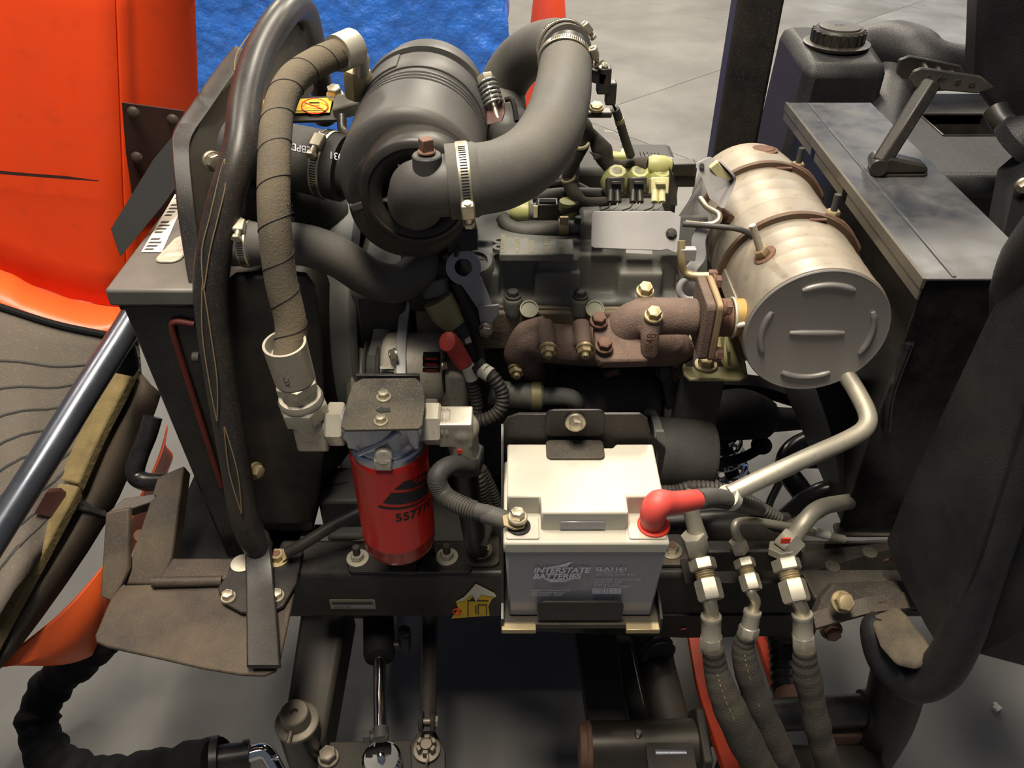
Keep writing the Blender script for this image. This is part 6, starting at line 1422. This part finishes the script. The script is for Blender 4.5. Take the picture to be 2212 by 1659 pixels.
# ================================================================== UNDERCARRIAGE AT THE BOTTOM
def axle():
    o = thing('front_axle', 'dark front axle beam and plate under the frame rail', 'axle', (-.25, .8, .25))
    part('beam', MB().prism([Az(655, 1280, .36), Az(758, 1280, .36), Az(700, 1600, .30), Az(606, 1600, .30)], (0, 0, -.09)), 'under', o, bev=.008)
    part('knuckle_plate', MB().prism([Az(690, 1602, .262), Az(800, 1600, .262), Az(935, 1596, .262), Az(960, 1640, .262), Az(970, 1760, .262), Az(680, 1760, .262)], (0, 0, -.012)), 'under', o, bev=.002)
    bolt(o, Az(710, 1638, .264), Z_, .014, 'greyst', 1.2, .014)
    kp = Az(640, 1555, .345)
    k = thing('king_pin', 'round steel king pin cap with cross pin over the black post', 'pin', kp)
    part('post', MB().cyl(kp-Z_*.16, kp-Z_*.012, .031, n=30), 'gloss', k)
    part('flange', MB().lathe(kp-Z_*.012, Z_, [(0, .030), (.002, .033), (.008, .033), (.010, .030)], 36), 'greyst', k)
    part('cap', MB().lathe(kp-Z_*.003, Z_, [(0, .0225), (.024, .0215), (.026, .0195), (.026, .006), (.018, .005), (.018, 0)], 36), 'greyst', k)
    part('cross_pin', MB().cyl(kp+V((-.004, -.038, .002)), kp+V((-.002, -.015, .006)), .0035), 'greyst', k)
    part('grease_nipple', MB().lathe(Az(602, 1636, .28), V((-.9, -.2, .2)), [(0, .004), (.006, .004), (.008, .0025), (.012, .0035)], 12), 'chrome', k)
    s = thing('steering_cylinder', 'black steering cylinder with chrome rod and rod end', 'hydraulic cylinder', Az(822, 1450, .30))
    a, b = Az(815, 1250, .33), Az(820, 1425, .33)
    part('barrel', MB().lathe(a, b-a, [(0, 0), (0, .026), ((b-a).length-.012, .026), ((b-a).length-.004, .024), ((b-a).length, .018), ((b-a).length, 0)], 36), 'void', s)
    c = Az(822, 1572, .315)
    part('rod', MB().cyl(b, c, .0105, n=24), 'chrome', s)
    part('rod_nut', MB().cyl(c, c+(c-b).normalized()*.018, .0125, n=20), 'engd', s)
    r = Az(824, 1640, .29)
    part('rod_eye', MB().lathe(r-Z_*.02, Z_, [(0, .026), (.004, .030), (.020, .030), (.024, .026), (.0235, .0)], 40), 'chrome', s)
    part('nipple', MB().lathe(r+Z_*.004, Z_, [(0, .006), (.006, .006), (.008, .003), (.014, .0035), (.015, .0)], 14), 'chrome', s)
    part('clamp_bolt', MB().cyl(Az(788, 1592, .315), Az(838, 1592, .315), .006).hexa(Az(800, 1592, .315), -X_, .011, .01), 'engd', s)
    part('port', MB().tube([Az(845, 1395, .33), Az(872, 1393, .33)], .0095, 14, 1).cyl(Az(874, 1400, .32), Az(874, 1372, .36), .0105).hexa(Az(874, 1372, .355), Z_, .0115, .014), 'black', s)
    t = thing('track_rod', 'dusty black track rod with castle nut end', 'rod', Az(920, 1480, .30))
    part('rod', MB().cyl(Az(930, 1250, .31), Az(924, 1560, .31), .0135, n=20), 'black', t)
    for px in (910, 936): part('clamp_ear', MB().torus(Az(px, 1558, .315), X_, .012, .004, 20, 8), 'black', t)
    part('clamp_bolt', MB().cyl(Az(905, 1558, .318), Az(946, 1558, .318), .0045).hexa(Az(904, 1558, .318), X_, .009, .007).hexa(Az(936, 1558, .318), X_, .009, .008), 'greyst', t)
    q = Az(921, 1612, .29)
    part('end_arm', MB().prism([Az(905, 1578, .275), Az(940, 1578, .275), Az(962, 1620, .275), Az(966, 1760, .275), Az(895, 1760, .275), Az(885, 1610, .275)], (0, 0, -.014)), 'under', t, bev=.002)
    part('washer', MB().lathe(q-Z_*.012, Z_, [(0, .021), (.004, .021), (.005, .019)], 32), 'greyst', t)
    part('stud', MB().cyl(q-Z_*.01, q+Z_*.008, .0085), 'greyst', t)
    for k_ in range(6):
        a_ = PI/3*k_+.5
        part('castle_tooth', MB().box(q+V((math.cos(a_)*.0125, math.sin(a_)*.0125, .001)), (.006, .0085, .014), Matrix.Rotation(a_, 3, 'Z')), 'greyst', t, bev=.001)
    part('split_pin', MB().tube([q+V((.003, -.012, .004)), q+V((.004, -.022, .002)), q+V((.002, -.025, -.004))], .0016, 8), 'zinc', t)
axle()
def pivot():
    o = thing('deck_pivot_tube', 'grey steel pivot tube with greasy end at the bottom', 'tube', Az(1380, 1600, .30))
    a, b = Az(1268, 1612, .30), Az(1500, 1606, .30)
    part('tube', MB().cyl(a, b, .036, n=36), mat('greasy_steel', (62, 58, 52), .35, metal=.5, dust=.4, dcol=(50, 44, 38)), o)
    part('end_ring', MB().lathe(a-X_*.012, X_, [(0, .026), (0, .033), (.004, .035), (.010, .035), (.012, .0375), (.016, .0375), (.018, .036)], 36), 'rustd', o)
    part('flange_plate', MB().prism([b+V((0, y, z)) for y, z in ((-.06, -.06), (.04, -.05), (.055, .0), (.03, .05), (-.05, .04))], X_*.014), 'under', o, bev=.003)
    part('weld_bead', MB().tube([Az(1415, 1628, .330), Az(1482, 1628, .330)], [.007, .006], 10, 1), 'alub', o)
    part('grease_nipple', MB().lathe(Az(1378, 1590, .335), Z_, [(0, .005), (.005, .005), (.008, .003), (.012, .004)], 12), 'chrome', o)
    part('lift_arm', MB().prism([Az(1240, 1350, .32), Az(1330, 1350, .32), Az(1360, 1585, .305), Az(1275, 1590, .305)], (0, 0, -.03)), 'under', o, bev=.004)
    part('bottom_tab', MB().plate(Az(1450, 1640, .335), X_, Y_, .07, .05, .006, .004), 'under', o)
    u = thing('lower_links', 'dark rusty linkage tubes under the rail beyond the battery', 'linkage', Az(1420, 1480, .25))
    part('link_tube', MB().cyl(Az(1390, 1330, .24), Az(1452, 1590, .24), .034), 'under', u)
    part('dark_bar', MB().sweep([Az(1335, 1340, .26), Az(1352, 1450, .26), Az(1385, 1590, .26)], V((.014, 0, 0)), V((0, 0, .012)), 3), 'black', u)
    part('side_bar', MB().sweep([Az(1470, 1340, .20), Az(1492, 1450, .20), Az(1530, 1600, .20)], V((.03, 0, 0)), V((0, 0, .02)), 3), 'black', u)
    part('gaiter', corr([Az(1392, 1345, .27), Az(1425, 1420, .27)], .032, .012, .2, 20), 'rubberd', u)
    r = thing('orange_deck_links', 'worn orange steel bars behind the sleeved hydraulic hoses', 'bar', Az(1580, 1500, .20))
    part('bar', MB().sweep([Az(1495, 1340, .22), Az(1520, 1480, .22), Az(1548, 1570, .22), Az(1585, 1680, .22)], V((.014, 0, 0)), V((0, .002, .010)), 3), 'oranger', r, bev=.002)
    part('bar', MB().sweep([Az(1630, 1330, .18), Az(1668, 1440, .18), Az(1712, 1570, .18)], V((.014, 0, 0)), V((0, .002, .010)), 3), 'oranger', r, bev=.002)
    part('plate', MB().prism([Az(1395, 1345, .19), Az(1440, 1345, .19), Az(1450, 1400, .19), Az(1400, 1430, .19)], (0, 0, -.005)), 'oranger', r)
    c = thing('cross_tube', 'black cross tube with welded collar under the plastic fender', 'tube', Az(1780, 1540, .26))
    part('tube', MB().cyl(Az(1660, 1545, .26), Az(1890, 1532, .26), .026, n=28), 'black', c)
    part('collar', MB().cyl(Az(1862, 1532, .26), Az(1880, 1532, .26), .031, n=28), 'under', c)
    p = Az(1920, 1540, .26)
    part('post', MB().tube([p+V((0, 0, -.14)), p, p+V((.0, .03, .12))], .042, 24), 'black', c)
    part('lower_bar', MB().bx(Az(1560, 1620, .2).x, Az(1900, 1620, .2).x, p.y-.07, p.y-.02, .12, .20), 'under', c, bev=.004)
    part('red_bar', MB().bx(Az(1780, 1580, .2).x, Az(1850, 1580, .2).x, p.y-.02, p.y+.02, .19, .225), 'rustd', c, bev=.004)
    g = thing('ribbed_shock', 'black ribbed shock gaiter behind the right hydraulic hose', 'gaiter', Az(1700, 1430, .22))
    part('gaiter', corr([Az(1690, 1340, .24), Az(1705, 1400, .24), Az(1712, 1500, .24)], .036, .016, .14, 24), 'gloss', g)
    part('rod', MB().cyl(Az(1680, 1300, .26), Az(1690, 1345, .25), .012), 'chrome', g)
    part('end_mount', MB().cyl(Az(1712, 1495, .24), Az(1716, 1530, .24), .03), 'rustd', g)
pivot()
def floor_hose():
    pts = [Az(250, 1330, .30), Az(200, 1400, .22), Az(120, 1470, .13), Az(82, 1555, .08), Az(115, 1640, .06), Az(210, 1680, .07), Az(330, 1668, .12), Az(470, 1640, .20)]
    P = smooth(pts, 9)
    o = thing('sleeved_hose', 'fat black fabric-sleeved hose looping down near the floor', 'hose', pts[4])
    part('sleeve', MB().tube(P, [.036*(1+.14*math.sin(i*1.35)*math.sin(i*.41)) for i in range(len(P))], 20, 2), 'void', o)
    e = pts[-1]; d = V((.9, .2, -.1)).normalized()
    part('ferrule', MB().lathe(e-d*.01, d, [(0, .03), (0, .037), (.012, .037), (.012, .022), (.05, .021), (.05, .024), (.06, .024)], 28), 'black', o)
    part('bent_tube', MB().tube([e+d*.045, e+d*.075, e+d*.10+V((0, -.03, -.02))], .013, 16), 'chrome', o)
floor_hose()
single('paper_scrap', MB().box(Az(2153, 1530, .005), (.014, .012, .008), Matrix.Rotation(.6, 3, 'Z')).box(Az(2150, 1526, .006), (.008, .014, .01), Matrix.Rotation(.2, 3, 'X')), 'white', 'tiny crumpled white scrap lying on the floor by the fender', 'scrap')
